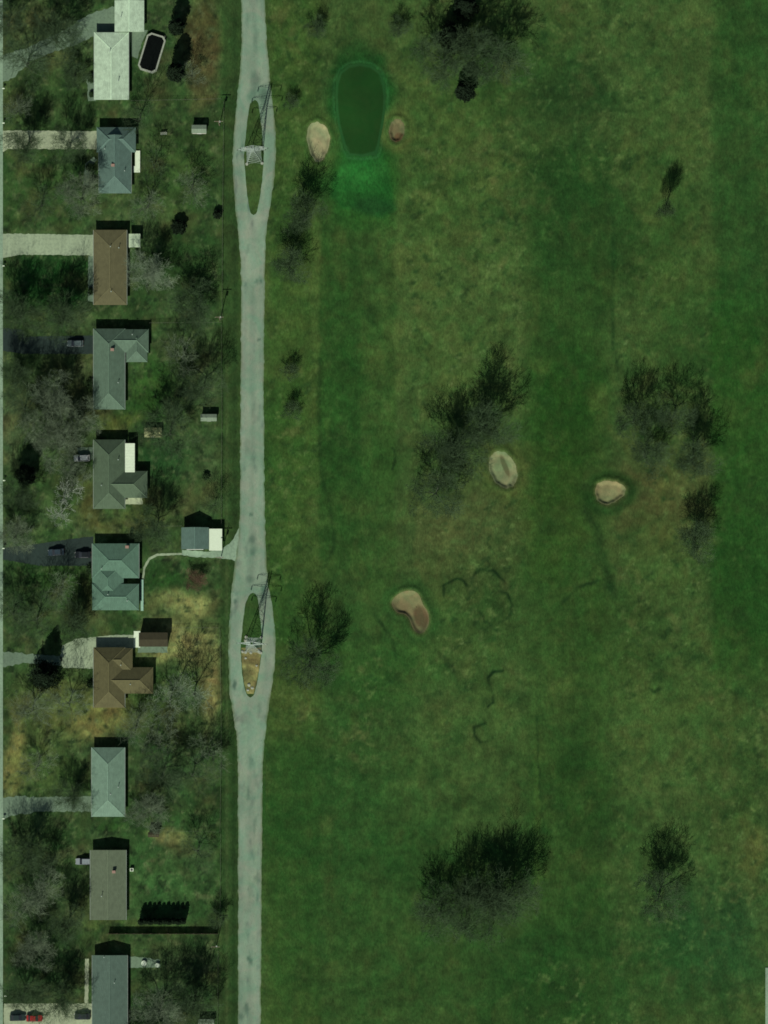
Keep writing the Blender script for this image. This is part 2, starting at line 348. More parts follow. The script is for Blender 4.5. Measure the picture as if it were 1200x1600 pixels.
    # bright apron of the green and the soft fringe round it
    mixc(E(565, 262, 58, 90, soft=0.35) * 0.75, (32, 84, 32)); mixc(ell(x + 10 * fbm(x, y, 20, 9, 2), y, 563, 168, 55, 96, soft=0.2) * 0.85, (26, 70, 30))
    sg = poly_sd(GREEN, x, y) if x.ndim else 0
    ap = np.array([(537, 240), (598, 240), (606, 262), (614, 300), (616, 326), (596, 338), (560, 330), (528, 322), (518, 306), (520, 280), (530, 262)], float)
    m_ = (x > 490) & (x < 640) & (y > 215) & (y < 360); sa = np.full(x.shape, 50.); sa[m_] = poly_sd(ap, x[m_], y[m_]) if m_.any() else 0
    mixc(sstep(5, -5, sa + 5 * fbm(x, y, 14, 62, 2)) * .8, (32, 82, 36)); mixc(sstep(4, -6, sa) * ell(x, y, 560, 272, 38, 26, soft=.5) * .7, (38, 100, 44))
    mixc(np.exp(-((sg - 3.0) / 1.9) ** 2) * 0.6, (48, 98, 58))
    mixc(ell(x, y, 584, 322, 32, 14, soft=0.5, tilt=4) * 0.6, (24, 58, 30))
    # fairy rings and old ditch lines: darker grass
    for pts, wd, a in (
        ([(693, 930), (694, 916), (704, 908), (714, 904), (726, 909), (731, 916)], 2.2, .6),
        ([(742, 895), (752, 890), (768, 890), (778, 897), (786, 908)], 2.2, .6),
        ([(780, 924), (792, 928), (800, 944), (799, 958), (792, 968), (780, 974)], 2.2, .5), ([(750, 955), (757, 970), (768, 974)], 2, .45),
        ([(786, 1048), (770, 1050), (762, 1060), (764, 1072), (770, 1082), (771, 1098), (762, 1104)], 2.2, .6),
        ([(757, 1130), (742, 1136), (741, 1150), (750, 1160), (762, 1158)], 2.4, .5),
        ([(500, 560), (498, 640), (500, 730), (512, 780), (522, 830), (520, 860), (506, 885)], 3.2, .25),
        ([(586, 958), (600, 980), (612, 1000), (620, 1030)], 3, .3), ([(954, 470), (957, 520), (966, 580)], 2.5, .3),
        ([(612, 700), (620, 715), (614, 735)], 2.2, .45), ([(730, 325), (740, 338), (755, 340)], 2, .35),
        ([(912, 760), (916, 800), (934, 830), (944, 880), (958, 930)], 8, .28), ([(838, 1120), (842, 1200), (850, 1300)], 2, .3),
        ([(650, 508), (664, 530), (672, 545)], 2, .35), ([(760, 848), (770, 865)], 2, .4),
        ([(1015, 1075), (1022, 1082), (1030, 1076)], 2.5, .45), ([(880, 940), (900, 918), (935, 908)], 3, .35)):
        mixc(polyline(x + 3 * fbm(x, y, 14, 21, 2), y + 3 * fbm(x, y, 14, 22, 2), pts, wd) * min(1, a * 1.5) * (0.9 + fbm(x, y, 18, 23, 2)), (20, 42, 20))
    for cx, cy, r in ((1130, 1450, 26), (768, 330, 18), (1083, 1450, 16)):
        mixc(np.exp(-((np.hypot(x - cx, y - cy) - r) / 2.5) ** 2) * 0.3, (26, 54, 30))
    # faces of turf around the bunkers
    for P, c in zip(OUT, ((60, 84, 42), (78, 90, 48), (70, 84, 44), (30, 60, 26), (40, 70, 34))):
        mn = P.min(0) - 26; mx = P.max(0) + 26; m = (x > mn[0]) & (x < mx[0]) & (y > mn[1]) & (y < mx[1])
        sv = np.full(x.shape, 1e3); sv[m] = poly_sd(P, x[m], y[m])
        mixc(np.exp(-((sv - 10) / 9) ** 2) * 0.7, c)
        mixc(np.exp(-((sv - 0.5) / 2.0) ** 2) * 0.6, (96, 104, 66))
    # --- strip between back gardens and road
    mixc(Q(345, 378, -50, 1650, 4) * 0.8, (44, 66, 36)); mixc(rect(x, y, 352, 357, 560, 1650, 2) * 0.4, (74, 88, 56)); mixc(rect(x, y, 362, 367, 1100, 1650, 2) * 0.35, (26, 50, 24))
    mixc(rect(x, y, 364, 370, 0, 1600, 3) * 0.25, (26, 44, 24))
    # --- gardens: lawn and soil tones, with tree shade painted into the dark green patches
    G = 1 - sstep(335, 352, x)
    mixc(G * 0.6, (48, 70, 42)); mixc(G * sstep(0.05, 0.5, n2) * 0.6, (68, 86, 56)); mixc(G * sstep(0.05, 0.5, -n2) * 0.6, (34, 58, 30))
    for a in ((75, 260, 70, 60, (46, 74, 38), .6), (75, 435, 75, 40, (24, 60, 26), .85), (60, 330, 70, 30, (44, 70, 36), .6), (320, 55, 26, 80, (68, 66, 40), .8),  # third front lawn darkened with painted tree shade
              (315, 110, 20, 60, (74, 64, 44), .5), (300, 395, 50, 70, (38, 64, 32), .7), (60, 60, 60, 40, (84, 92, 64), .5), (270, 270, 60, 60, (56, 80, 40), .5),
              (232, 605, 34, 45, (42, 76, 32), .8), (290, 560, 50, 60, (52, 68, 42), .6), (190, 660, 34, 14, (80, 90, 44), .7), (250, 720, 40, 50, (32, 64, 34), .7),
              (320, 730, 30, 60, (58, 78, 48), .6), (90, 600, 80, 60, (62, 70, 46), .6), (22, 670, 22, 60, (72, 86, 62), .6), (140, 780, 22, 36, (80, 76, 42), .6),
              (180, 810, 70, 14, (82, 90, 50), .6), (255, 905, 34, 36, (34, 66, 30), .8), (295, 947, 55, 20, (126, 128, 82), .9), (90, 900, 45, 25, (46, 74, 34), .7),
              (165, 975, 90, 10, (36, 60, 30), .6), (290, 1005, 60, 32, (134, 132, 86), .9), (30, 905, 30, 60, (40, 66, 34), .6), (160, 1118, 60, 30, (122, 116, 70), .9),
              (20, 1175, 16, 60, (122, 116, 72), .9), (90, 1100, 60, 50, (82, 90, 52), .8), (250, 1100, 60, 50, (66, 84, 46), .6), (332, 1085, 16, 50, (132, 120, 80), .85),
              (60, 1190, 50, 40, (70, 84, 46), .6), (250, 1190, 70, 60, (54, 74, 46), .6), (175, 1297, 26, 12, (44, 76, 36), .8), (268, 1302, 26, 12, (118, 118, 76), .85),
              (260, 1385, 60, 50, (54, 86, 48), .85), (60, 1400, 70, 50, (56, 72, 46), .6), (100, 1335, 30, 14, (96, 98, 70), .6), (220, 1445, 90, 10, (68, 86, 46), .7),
              (60, 1510, 65, 45, (30, 52, 30), .7), (280, 1530, 60, 70, (40, 58, 36), .6), (335, 1550, 6, 60, (70, 88, 54), .5), (150, 1135, 20, 12, (120, 112, 70), .5),  # dark patches over the last lawns: tree shade painted into the ground
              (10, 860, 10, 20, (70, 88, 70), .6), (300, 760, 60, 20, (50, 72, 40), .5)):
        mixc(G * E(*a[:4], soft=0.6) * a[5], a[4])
    mixc(G * sstep(.1, .6, fbm(x, y, 10, 43, 3)) * .6, (86, 98, 68)); mixc(G * sstep(.1, .6, fbm(x, y, 8, 44, 3)) * .65, (22, 36, 22)); mixc(G * sstep(.35, .7, fbm(x, y, 5, 45, 2)) * .5, (112, 118, 86))
    mixc(G * sstep(.1, .7, fbm(x, y, 40, 46, 3)) * .5, (78, 76, 48))
    n3 = fbm(x, y, 12, 41, 3)
    C *= (1 + np.where(x < 352, 0.32, 0.17) * n3 + 0.10 * fbm(x, y, 30, 42, 3))[..., None]
    return C
EXT = [1.6, 2.6, 4.5, 9, 20, 50, 120, 300, 900]
def axis(a, b, step):
    c = np.arange(a, b + .01, step); o = []
    s = 0
    for k in (20, 40, 80, 160, 400, 1000, 3000, 9000, 20000): o.append(k)
    return np.concatenate([a - np.array(o[::-1], float), c, b + np.array(o, float)])
gx = axis(-20, 1220, 2.0); gy = axis(-20, 1620, 2.0)
X, Y = np.meshgrid(gx, gy)
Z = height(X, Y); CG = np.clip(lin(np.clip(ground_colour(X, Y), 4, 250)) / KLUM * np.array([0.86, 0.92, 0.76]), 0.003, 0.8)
def sheet_from_grid(name, X, Y, Z, CL, material, mask=None):
    ny, nx = X.shape
    co = np.stack([(X - 600) * S, (800 - Y) * S, Z], -1).reshape(-1, 3)
    i = np.arange(ny * nx).reshape(ny, nx)
    q = np.stack([i[1:, :-1], i[1:, 1:], i[:-1, 1:], i[:-1, :-1]], -1).reshape(-1, 4)
    me = bpy.data.meshes.new(name)
    me.vertices.add(len(co)); me.vertices.foreach_set('co', co.ravel())
    me.loops.add(q.size); me.loops.foreach_set('vertex_index', q.ravel().astype(np.int32))
    me.polygons.add(len(q)); me.polygons.foreach_set('loop_start', np.arange(0, q.size, 4, dtype=np.int32))
    me.polygons.foreach_set('loop_total', np.full(len(q), 4, dtype=np.int32)); me.update(calc_edges=True)
    at = me.attributes.new('albedo', 'FLOAT_COLOR', 'POINT')
    at.data.foreach_set('color', np.concatenate([CL.reshape(-1, 3), np.ones((len(co), 1))], 1).astype(np.float32).ravel())
    me.polygons.foreach_set('use_smooth', np.ones(len(q), bool)); me.materials.append(material)
    o = bpy.data.objects.new(name, me); COL.objects.link(o); return o
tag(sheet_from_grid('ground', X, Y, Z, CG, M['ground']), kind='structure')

# radial sheets that follow the ground: bunkers' sand and the putting green
def radial(name, outline, cfun, material, lift, rings=14, centre=None):
    P = np.asarray(outline, float); c = P.mean(0) if centre is None else np.array(centre, float); n = len(P)
    rr = np.linspace(0.02, 1, rings)
    X = c[0] + (P[:, 0] - c[0])[None] * rr[:, None]; Y = c[1] + (P[:, 1] - c[1])[None] * rr[:, None]
    X = np.concatenate([X, X[:, :1]], 1); Y = np.concatenate([Y, Y[:, :1]], 1)
    sdv = poly_sd(P, X, Y); Zz = height(X, Y) + lift * (0.15 + 0.85 * sstep(0.0, -2.0, sdv))
    CL = np.clip(lin(np.clip(cfun(X, Y, sdv), 3, 250)) / KLUM, 0.003, 0.9)
    return sheet_from_grid(name, X[:, ::-1], Y[:, ::-1], Zz[:, ::-1], CL[:, ::-1], material)
def sand_col(base, wet=None, wcol=None):
    def f(x, y, s):
        C = np.empty(x.shape + (3,)); C[:] = base; C = C * (1 + 0.16 * fbm(x, y, 10, 51, 3))[..., None]
        if wet:
            for wv in wet:
                t = ell(x, y, *wv[:4], soft=0.25, tilt=wv[4])[..., None] * 0.85; C = C * (1 - t) + np.array(wcol, float) * t
        return C
    return f
BL = [('sand_bunker', 'pale oval sand bunker left of the putting green', (126, 130, 94), None, None),
      ('sand_bunker', 'small brownish sand bunker right of the putting green', (96, 94, 64), [(624, 216, 8, 9, 0)], (88, 72, 48)),
      ('sand_bunker', 'oval pale sand bunker with a dark damp streak near the leaning row of bare trees', (110, 120, 84), [(789, 728, 4, 18, -22)], (84, 88, 58)),
      ('sand_bunker', 'round pale sand bunker with a dark southern lip in the right fairway', (112, 114, 78), None, None),
      ('sand_bunker', 'kidney shaped sand bunker with a red brown patch', (106, 106, 72), [(658, 964, 11, 18, -14)], (82, 70, 48))]
for i, (P, (nm, lb, c, wet, wc)) in enumerate(zip(OUT, BL)):
    cen = (651, 948) if i == 4 else None
    tag(radial(nm, P, sand_col(c, wet, wc), M['sand'], 0.09, centre=cen), lb, 'bunker', 'sand bunkers on the golf course')
tag(radial('putting_green', GREEN, lambda x, y, s: np.where((s < -4)[..., None], np.array((25, 58, 22.)), np.array((32, 72, 34.))) * (1 + 0.2 * fbm(x, y, 40, 61, 2))[..., None],
           M['putting'], 0.05, rings=26), kind='structure')

# ---------------------------------------------------------------- roads, drives
def interp(pts, y): a = np.array(pts, float); return np.interp(y, a[:, 0], a[:, 1])
RL = [(-400, 377), (0, 377), (60, 377.5), (110, 374.5), (150, 371), (200, 365.5), (240, 363.5), (290, 364.5), (330, 368.5), (370, 373), (400, 376), (450, 377), (700, 375.5), (810, 374.5),
      (840, 373), (860, 370), (880, 367), (920, 362), (960, 359), (1010, 357), (1060, 358), (1090, 360), (1120, 365), (1150, 370), (1200, 372), (1600, 372), (2000, 372)]
RR = [(-400, 414), (0, 414), (60, 416), (90, 419), (120, 421), (150, 425), (180, 429), (215, 431), (245, 431), (280, 428), (310, 424), (340, 419), (370, 416), (400, 414), (600, 412), (800, 413.5),
      (850, 415), (890, 417), (915, 419), (940, 424), (970, 428), (1010, 431), (1040, 429), (1080, 424), (1120, 418), (1160, 413), (1200, 410.5), (1600, 407), (2000, 406)]
I1 = [(157, 396, 401), (162, 391, 404), (175, 388, 406), (200, 385, 409), (245, 381, 412.5), (285, 384, 409.5), (310, 387, 406), (325, 389.5, 403), (333, 392, 400.5), (336, 395, 398)]
I2 = [(926, 393, 398), (932, 388, 402), (945, 383, 404), (970, 380, 407), (1000, 377, 409), (1020, 376, 409), (1050, 378, 405), (1070, 381, 401), (1085, 385, 397), (1090, 389, 393)]
rb = MB(); ys = np.concatenate([[-8000, -400], np.arange(-20, 1621, 2.0), [2000, 9000]])
rng = np.random.RandomState(4)
ROWS = []
for y in ys:
    l = float(interp(RL, y)) + 1.8 * float(fbm(np.array([1.]), np.array([y]), 9, 71, 3)[0]); r = float(interp(RR, y)) + 1.8 * float(fbm(np.array([50.]), np.array([y]), 9, 72, 2)[0])
    isl = None
    for I in (I1, I2):
        if I[0][0] < y < I[-1][0]:
            a = np.array(I, float); isl = (np.interp(y, a[:, 0], a[:, 1]) + 0.8 * float(fbm(np.array([9.]), np.array([y]), 8, 73, 2)[0]), np.interp(y, a[:, 0], a[:, 2]) + 0.8 * float(fbm(np.array([19.]), np.array([y]), 8, 74, 2)[0]))
    ROWS.append((y, l, r, isl))
def px3(x, y, z): a = W(x, y); return (a[0], a[1], z)
def road_sheet():
    V, CL, F = [], [], []
    def strip(rows):
        n = 12; base = len(V)
        for (y, l, r) in rows:
            for k in range(n + 1): V.append((l + (r - l) * k / n, y))
        for i in range(len(rows) - 1):
            for k in range(n): p = base + i * (n + 1) + k; F.append((p + n + 1, p + n + 2, p + 1, p))
    cur = []; L_, R_ = [], []
    for (y, l, r, isl) in ROWS:
        if isl is None:
            if L_:
                c = (L_[-1][2] + R_[-1][1]) / 2; L_.append((y, l, c)); R_.append((y, c, r)); strip(L_); strip(R_); L_, R_ = [], []
            cur.append((y, l, r))
        else:
            if cur:
                c = (isl[0] + isl[1]) / 2; py, pl, pr = cur[-1]; strip(cur); cur = []; L_.append((py, pl, c)); R_.append((py, c, pr))
            L_.append((y, l, isl[0])); R_.append((y, isl[1], r))
    strip(cur)
    V = np.array(V, float); x, y = V[:, 0], V[:, 1]
    C = np.empty((len(V), 3)); C[:] = (118, 134, 120)
    C *= (1 + .10 * fbm(x, y * .3, 14, 91, 3) + .07 * fbm(x, y, 60, 92, 3))[:, None]
    def st(w_, col): w_ = np.clip(w_, 0, 1)[:, None]; C[:] = C * (1 - w_) + np.array(col, float) * w_
    st(sstep(.25, .75, fbm(x, y * .35, 9, 93, 3)) * .8, (88, 104, 96)); st(sstep(.3, .8, fbm(x, y, 30, 94, 4)) * .4, (140, 156, 130))
    lx = np.interp(y, [q[0] for q in RL], [q[1] for q in RL]); rx = np.interp(y, [q[0] for q in RR], [q[1] for q in RR]); u = (x - lx) / (rx - lx)
    st(np.exp(-((u - .3) / .07) ** 2) * .22 * (1 + fbm(x, y, 50, 95, 2)), (142, 160, 134)); st(np.exp(-((u - .72) / .07) ** 2) * .22, (142, 160, 134)); st(np.exp(-((u - .52) / .05) ** 2) * .2 * (1 + 2 * fbm(x, y, 40, 96, 2)), (100, 118, 100))
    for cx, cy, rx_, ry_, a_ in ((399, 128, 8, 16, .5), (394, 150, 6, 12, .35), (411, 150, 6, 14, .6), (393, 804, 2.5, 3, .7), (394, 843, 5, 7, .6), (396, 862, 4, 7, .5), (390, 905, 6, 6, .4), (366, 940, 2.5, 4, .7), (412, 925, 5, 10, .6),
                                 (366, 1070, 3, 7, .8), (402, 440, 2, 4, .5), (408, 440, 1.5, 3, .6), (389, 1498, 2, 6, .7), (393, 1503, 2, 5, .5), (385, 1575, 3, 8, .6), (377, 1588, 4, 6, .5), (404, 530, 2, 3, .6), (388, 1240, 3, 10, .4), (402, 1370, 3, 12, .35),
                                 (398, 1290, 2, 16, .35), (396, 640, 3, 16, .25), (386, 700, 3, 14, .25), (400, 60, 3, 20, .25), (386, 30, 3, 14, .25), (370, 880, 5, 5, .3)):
        st(ell(x + 3 * fbm(x, y, 8, 97, 2), y + 3 * fbm(x, y, 8, 98, 2), cx, cy, rx_, ry_, soft=.6) * a_, (62, 84, 74))  # stains, plus pylon shade painted on at the islands' north tips
    st(np.exp(-(np.minimum(u, 1 - u) / .03) ** 2) * .5 * (1 + 1.5 * fbm(x, y, 12, 99, 2)), (78, 92, 60))
    for ya, yb in zip(np.arange(-20, 1600, 53.), np.arange(-19, 1601, 53.)): pass
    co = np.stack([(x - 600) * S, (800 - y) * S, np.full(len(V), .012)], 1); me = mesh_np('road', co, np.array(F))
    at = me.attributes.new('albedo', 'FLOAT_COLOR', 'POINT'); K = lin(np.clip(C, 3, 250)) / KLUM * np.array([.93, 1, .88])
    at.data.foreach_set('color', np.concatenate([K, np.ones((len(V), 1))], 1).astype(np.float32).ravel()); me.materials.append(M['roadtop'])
    o = bpy.data.objects.new('road', me); COL.objects.link(o); o['kind'] = 'structure'
def mesh_np(name, co, F):
    me = bpy.data.meshes.new(name); k = F.shape[1]
    me.vertices.add(len(co)); me.vertices.foreach_set('co', co.ravel()); me.loops.add(F.size); me.loops.foreach_set('vertex_index', F.ravel().astype(np.int32))
    me.polygons.add(len(F)); me.polygons.foreach_set('loop_start', np.arange(0, F.size, k, dtype=np.int32)); me.polygons.foreach_set('loop_total', np.full(len(F), k, dtype=np.int32)); me.update(calc_edges=True)
    return me
M['roadtop'] = ground_mat('worn_concrete', 0.10, 0.14, 0.015)
def crack_in(m):
    n = m.node_tree.nodes; l = m.node_tree.links; b = n['Principled BSDF']; src = b.inputs['Base Color'].links[0].from_socket
    tc = [x for x in n if x.type == 'TEX_COORD'][0]; mp = n.new('ShaderNodeMapping'); mp.inputs['Scale'].default_value = (0.42, 0.13, 1); l.new(tc.outputs['Object'], mp.inputs[0])
    nd = n.new('ShaderNodeTexNoise'); nd.inputs['Scale'].default_value = 0.7; l.new(tc.outputs['Object'], nd.inputs[0])
    ad = n.new('ShaderNodeVectorMath'); ad.operation = 'MULTIPLY_ADD'; ad.inputs[1].default_value = (0.6, 0.6, 0); l.new(nd.outputs[1], ad.inputs[0]); l.new(mp.outputs[0], ad.inputs[2])
    vo = n.new('ShaderNodeTexVoronoi'); vo.feature = 'DISTANCE_TO_EDGE'; l.new(ad.outputs[0], vo.inputs[0])
    rp = n.new('ShaderNodeValToRGB'); rp.color_ramp.elements[0].position = 0; rp.color_ramp.elements[1].position = .02
    rp.color_ramp.elements[0].color = (.72, .74, .74, 1); rp.color_ramp.elements[1].color = (1, 1, 1, 1); l.new(vo.outputs[0], rp.inputs[0])
    mx = n.new('ShaderNodeMix'); mx.data_type = 'RGBA'; mx.blend_type = 'MULTIPLY'; mx.inputs['Factor'].default_value = 1
    l.new(src, mx.inputs['A']); l.new(rp.outputs[0], mx.inputs['B']); l.new(mx.outputs['Result'], b.inputs['Base Color'])
crack_in(M['roadtop'])
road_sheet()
sb = MB(); sb.face([px3(-80, 9000, .012), px3(4.5, 9000, .012), px3(4.5, -8000, .012), px3(-80, -8000, .012)])
sb.face([px3(1196, 1620, .03), px3(1230, 1620, .03), px3(1230, 1512, .03), px3(1196, 1512, .03)])
tag(sb.build('side_street', M['road']), kind='structure')
def soft_poly(name, pts, z, material, rough=1.2, kind='structure', seed=1):
    P = []; n = len(pts); rs = random.Random(seed)
    for i in range(n):
        a = pts[i]; b = pts[(i + 1) % n]; L = math.hypot(b[0] - a[0], b[1] - a[1]); k = max(1, int(L / 4))
        for j in range(k):
            t = j / k; P.append((a[0] + (b[0] - a[0]) * t + (rs.uniform(-rough, rough) if j else 0) * .6, a[1] + (b[1] - a[1]) * t + (rs.uniform(-rough, rough) if j else 0) * .6))
    A = sum(P[i][0] * P[(i + 1) % len(P)][1] - P[(i + 1) % len(P)][0] * P[i][1] for i in range(len(P)))
    if A > 0: P = P[::-1]
    m = MB(); m.face([px3(x, y, z) for x, y in P]); o = m.build(name, material)
    if kind: o['kind'] = kind
    return o
soft_poly('driveway', [(4, 86), (45, 74), (90, 52), (140, 22), (182, 8), (182, 56), (150, 56), (120, 70), (75, 84), (45, 98), (20, 122), (4, 128)], .008, M['gravel'], 2.4)
soft_poly('driveway', [(4, 204), (153, 205), (153, 233), (12, 233), (4, 238)], .008, M['drive_warm'])
soft_poly('driveway', [(4, 365), (148, 367), (148, 420), (142, 420), (140, 399), (30, 398), (4, 403)], .008, M['drive'])
soft_poly('driveway', [(4, 512), (36, 516), (40, 526), (148, 524), (148, 553), (36, 553), (4, 548)], .008, M['drive_dark'])
soft_poly('driveway', [(120, 699), (148, 699), (148, 718), (126, 720)], .008, M['gravel'])
soft_poly('driveway', [(4, 856), (60, 850), (110, 842), (146, 838), (146, 884), (60, 884), (4, 874)], .008, M['drive_dark'])
soft_poly('driveway', [(98, 1008), (120, 998), (185, 992), (209, 992), (209, 1014), (148, 1014), (148, 1045), (98, 1043), (94, 1028)], .008, M['drive'])
soft_poly('driveway', [(4, 1018), (46, 1022), (96, 1026), (96, 1040), (40, 1036), (4, 1042)], .008, M['gravel'], 2.5)
soft_poly('driveway', [(4, 1246), (34, 1244), (60, 1246), (144, 1244), (144, 1268), (60, 1268), (14, 1276), (4, 1282)], .008, M['gravel'], 2.5)
soft_poly('driveway', [(6, 1568), (148, 1568), (148, 1640), (6, 1640)], .008, M['drive_warm'])
soft_poly('driveway', [(284, 859), (318, 862), (336, 861), (348, 857), (358, 850), (365, 842), (370, 832), (374, 824), (376, 882), (370, 878), (362, 874), (340, 872), (300, 870), (284, 867)], .008, M['road'])
soft_poly('footpath', [(222, 905), (224, 886), (232, 872), (245, 865), (284, 864), (284, 867), (246, 868.5), (234, 875), (227, 888), (225, 905)], .008, M['drive'], .6)
soft_poly('footpath', [(130, 290), (133, 256), (146, 245), (152, 250), (140, 262), (138, 290)], .008, M['gravel'], 1)
soft_poly('footpath', [(133, 1498), (139, 1498), (138, 1568), (132, 1568)], .012, M['drive_warm'], .8)
soft_poly('footpath', [(138, 400), (147, 400), (147, 472), (137, 470)], .012, M['gravel'], 1)
soft_poly('patio', [(202, 47), (231, 47), (222, 66), (215, 92), (206, 88)], .010, M['gravel'], 1)
soft_poly('patio', [(135, 120), (150, 112), (150, 158), (138, 158)], .010, M['gravel'], 2)
soft_poly('patio', [(186, 776), (222, 776), (223, 788), (186, 788)], .010, M['drive_warm'], 1)
soft_poly('patio', [(209, 986), (219, 986), (219, 1012), (209, 1012)], .013, M['white'], .6)
soft_poly('patio', [(262, 1020), (262, 1010), (215, 1010), (215, 1020)], .010, M['gravel'], 1.4)
soft_poly('patio', [(202, 1494), (222, 1496), (250, 1500), (250, 1512), (202, 1512)], .010, M['gravel'], 1.5)

# island soil and rocks
def isl_poly(I, y0, y1, inset):
    a = np.array(I, float); yy = np.arange(y0, y1 + .1, 3)
    return [(np.interp(v, a[:, 0], a[:, 1]) + inset, v) for v in yy] + [(np.interp(v, a[:, 0], a[:, 2]) - inset, v) for v in yy[::-1]]
P = np.array(isl_poly(I2, 1012, 1086, 1.0))
tag(radial('bare_soil', P, lambda x, y, s: np.array((108, 108, 66.)) * (1 + 0.5 * fbm(x, y, 8, 81, 3))[..., None], M['soil'], 0.03), kind='structure')

# ---------------------------------------------------------------- houses
def roof_wing(m, x0, x1, y0, y1, ze, pitch, ends, ov=0.0, mi=0, th=0.16, cap=None):
    """x0..x1, y0..y1 metres; the ridge follows the longer side unless told; ends: two letters h(ip)/g(able)"""
    wx, wy = x1 - x0, y1 - y0; axis_ = ends[2] if len(ends) > 2 else ('y' if wy >= wx else 'x')
    def P(a, b, z): return (a, b, z) if axis_ == 'y' else (b, a, z)
    if axis_ == 'y': u0, u1, v0, v1 = x0, x1, y0, y1
    else: u0, u1, v0, v1 = y0, y1, x0, x1
    hw = (u1 - u0) / 2; rz = ze + hw * pitch; uc = (u0 + u1) / 2
    va = v0 + (hw if ends[0] == 'h' else 0); vb = v1 - (hw if ends[1] == 'h' else 0)
    if va > vb: va = vb = (va + vb) / 2
    A, B, Cc, D = P(u0, v0, ze), P(u1, v0, ze), P(u1, v1, ze), P(u0, v1, ze)
    E, F = P(uc, va, rz), P(uc, vb, rz); zb = ze - th
    a, b, c, d = [(q[0], q[1], zb) for q in (A, B, Cc, D)]
    fl = axis_ != 'y'
    def add(pts): m.face(pts[::-1] if fl else pts, mi)
    add([B, Cc, F, E]); add([D, A, E, F]); add([A, B, E]); add([Cc, D, F])
    add([a, b, B, A]); add([b, c, Cc, B]); add([c, d, D, Cc]); add([d, a, A, D]); add([d, c, b, a])
    if cap is not None:
        cap.bar(E, F, .13, 5)
        if ends[0] == 'h':
            cap.bar(E, A, .09, 5); cap.bar(E, B, .09, 5)
        if ends[1] == 'h':
            cap.bar(F, Cc, .09, 5); cap.bar(F, D, .09, 5)
    return rz
CAPM = {}
def capmat(rm_):
    if rm_.name not in CAPM:
        rp = [n for n in rm_.node_tree.nodes if n.type == 'VALTORGB'][0]; c = rp.color_ramp.elements[1].color
        CAPM[rm_.name] = mat(rm_.name + '_ridge', tuple(min(v * 1.15, .85) for v in c[:3]), var=.2, scale=2)
    return CAPM[rm_.name]
def house(label, wings, rmat, wmat, cx, cy, chimneys=(), vents=(), name='house', windows=True, door='w', ze=2.75, pitch=0.5):
    ox, oy = W(cx, cy); root = thing(name, label, 'house' if name == 'house' else 'garage', (ox, oy, 0))
    rm, wm, cm = MB(), MB(), MB(); tops = []
    for k, wg in enumerate(wings):
        x0, x1 = (wg[0] - cx) * S, (wg[1] - cx) * S; y1, y0 = (cy - wg[2]) * S, (cy - wg[3]) * S
        zk = ze + (wg[5] if len(wg) > 5 else 0) - 0.012 * k
        pk = wg[6] if len(wg) > 6 else pitch
        tops.append(roof_wing(rm, x0, x1, y0, y1, zk, pk + 0.004 * k, wg[4], cap=cm))
        o = 0.45; wm.box(x0 + o, x1 - o, y0 + o, y1 - o, 0, zk - 0.16 - .004 * k)
    rf = rm.build('roof', rmat, root); cm.build('ridge_cap', capmat(rmat), rf); wl = wm.build('wall', wmat, root)
    x0, x1 = (wings[0][0] - cx) * S + .45, (wings[0][1] - cx) * S - .45; y1, y0 = (cy - wings[0][2]) * S - .45, (cy - wings[0][3]) * S + .45
    if windows:
        for (xx, yy, ax) in ((x0, y0 + (y1 - y0) * .22, 'w'), (x0, y0 + (y1 - y0) * .72, 'w'), (x1, y0 + (y1 - y0) * .12, 'e'), ((x0 + x1) / 2, y0, 's')):
            g, fr = MB(), MB()
            if ax in 'we':
                s = -1 if ax == 'w' else 1
                fr.box(*sorted((xx, xx + s * .05)), yy - .8, yy + .8, .95, 2.15); g.box(*sorted((xx + s * .05, xx + s * .062)), yy - .7, yy + .7, 1.05, 2.05)
            else:
                fr.box(xx - .8, xx + .8, yy - .05, yy, .95, 2.15); g.box(xx - .7, xx + .7, yy - .062, yy - .05, 1.05, 2.05)
            f = fr.build('window', M['trim'], root); g.build('pane', M['glass'], f)
        dm = MB(); hd = MB(); yy = (y0 + y1) / 2
        dm.box(x0 - .06, x0, yy - .48, yy + .48, .05, 2.15); hd.box(x0 - .12, x0 - .06, yy + .3, yy + .38, 1.0, 1.1)
        d = dm.build('door', M['door'], root); hd.build('handle', M['steel'], d)
        gx0, gx1 = (wings[0][0] - cx) * S, (wings[0][1] - cx) * S
        for gxx in (gx0 - .1, gx1):
            gt = MB(); gt.box(gxx, gxx + .1, y0 - .45, y1 + .45, ze - .13, ze - .02); gt.build('gutter', M['gutter'], root)
    for (a, b, zt) in chimneys:
        c = MB(); xx, yy = (a - cx) * S, (cy - b) * S
        c.box(xx - .4, xx + .4, yy - .3, yy + .3, 2.6, zt); c.box(xx - .48, xx + .48, yy - .38, yy + .38, zt, zt + .12)
        ch = c.build('chimney', M['chim'], rf)
    for (a, b) in vents:
        c = MB(); xx, yy = (a - cx) * S, (cy - b) * S; c.bar((xx, yy, 2.8), (xx, yy, 4.5), .09, 6); c.bar((xx, yy, 4.5), (xx, yy, 4.6), .16, 6); c.build('vent', M['steel'], rf)
    return root
house('long pale grey roofed house beside the dark covered pool, topmost house', [(148, 202, 53, 158, 'gh'), (180, 226, 3, 52, 'gg', 0.03)], RM['pale'], M['cream'], 180, 90, [], [(173, 84), (190, 30), (186, 130)], pitch=0.2)
house('blue grey roofed house with a white deck on its east side', [(155, 206, 214, 304, 'hg'), (152, 213, 201, 240, 'hhx', 0.02)], RM['teal'], M['brick'], 181, 252, [(178, 262, 5.2)], [(196, 270), (165, 236)])
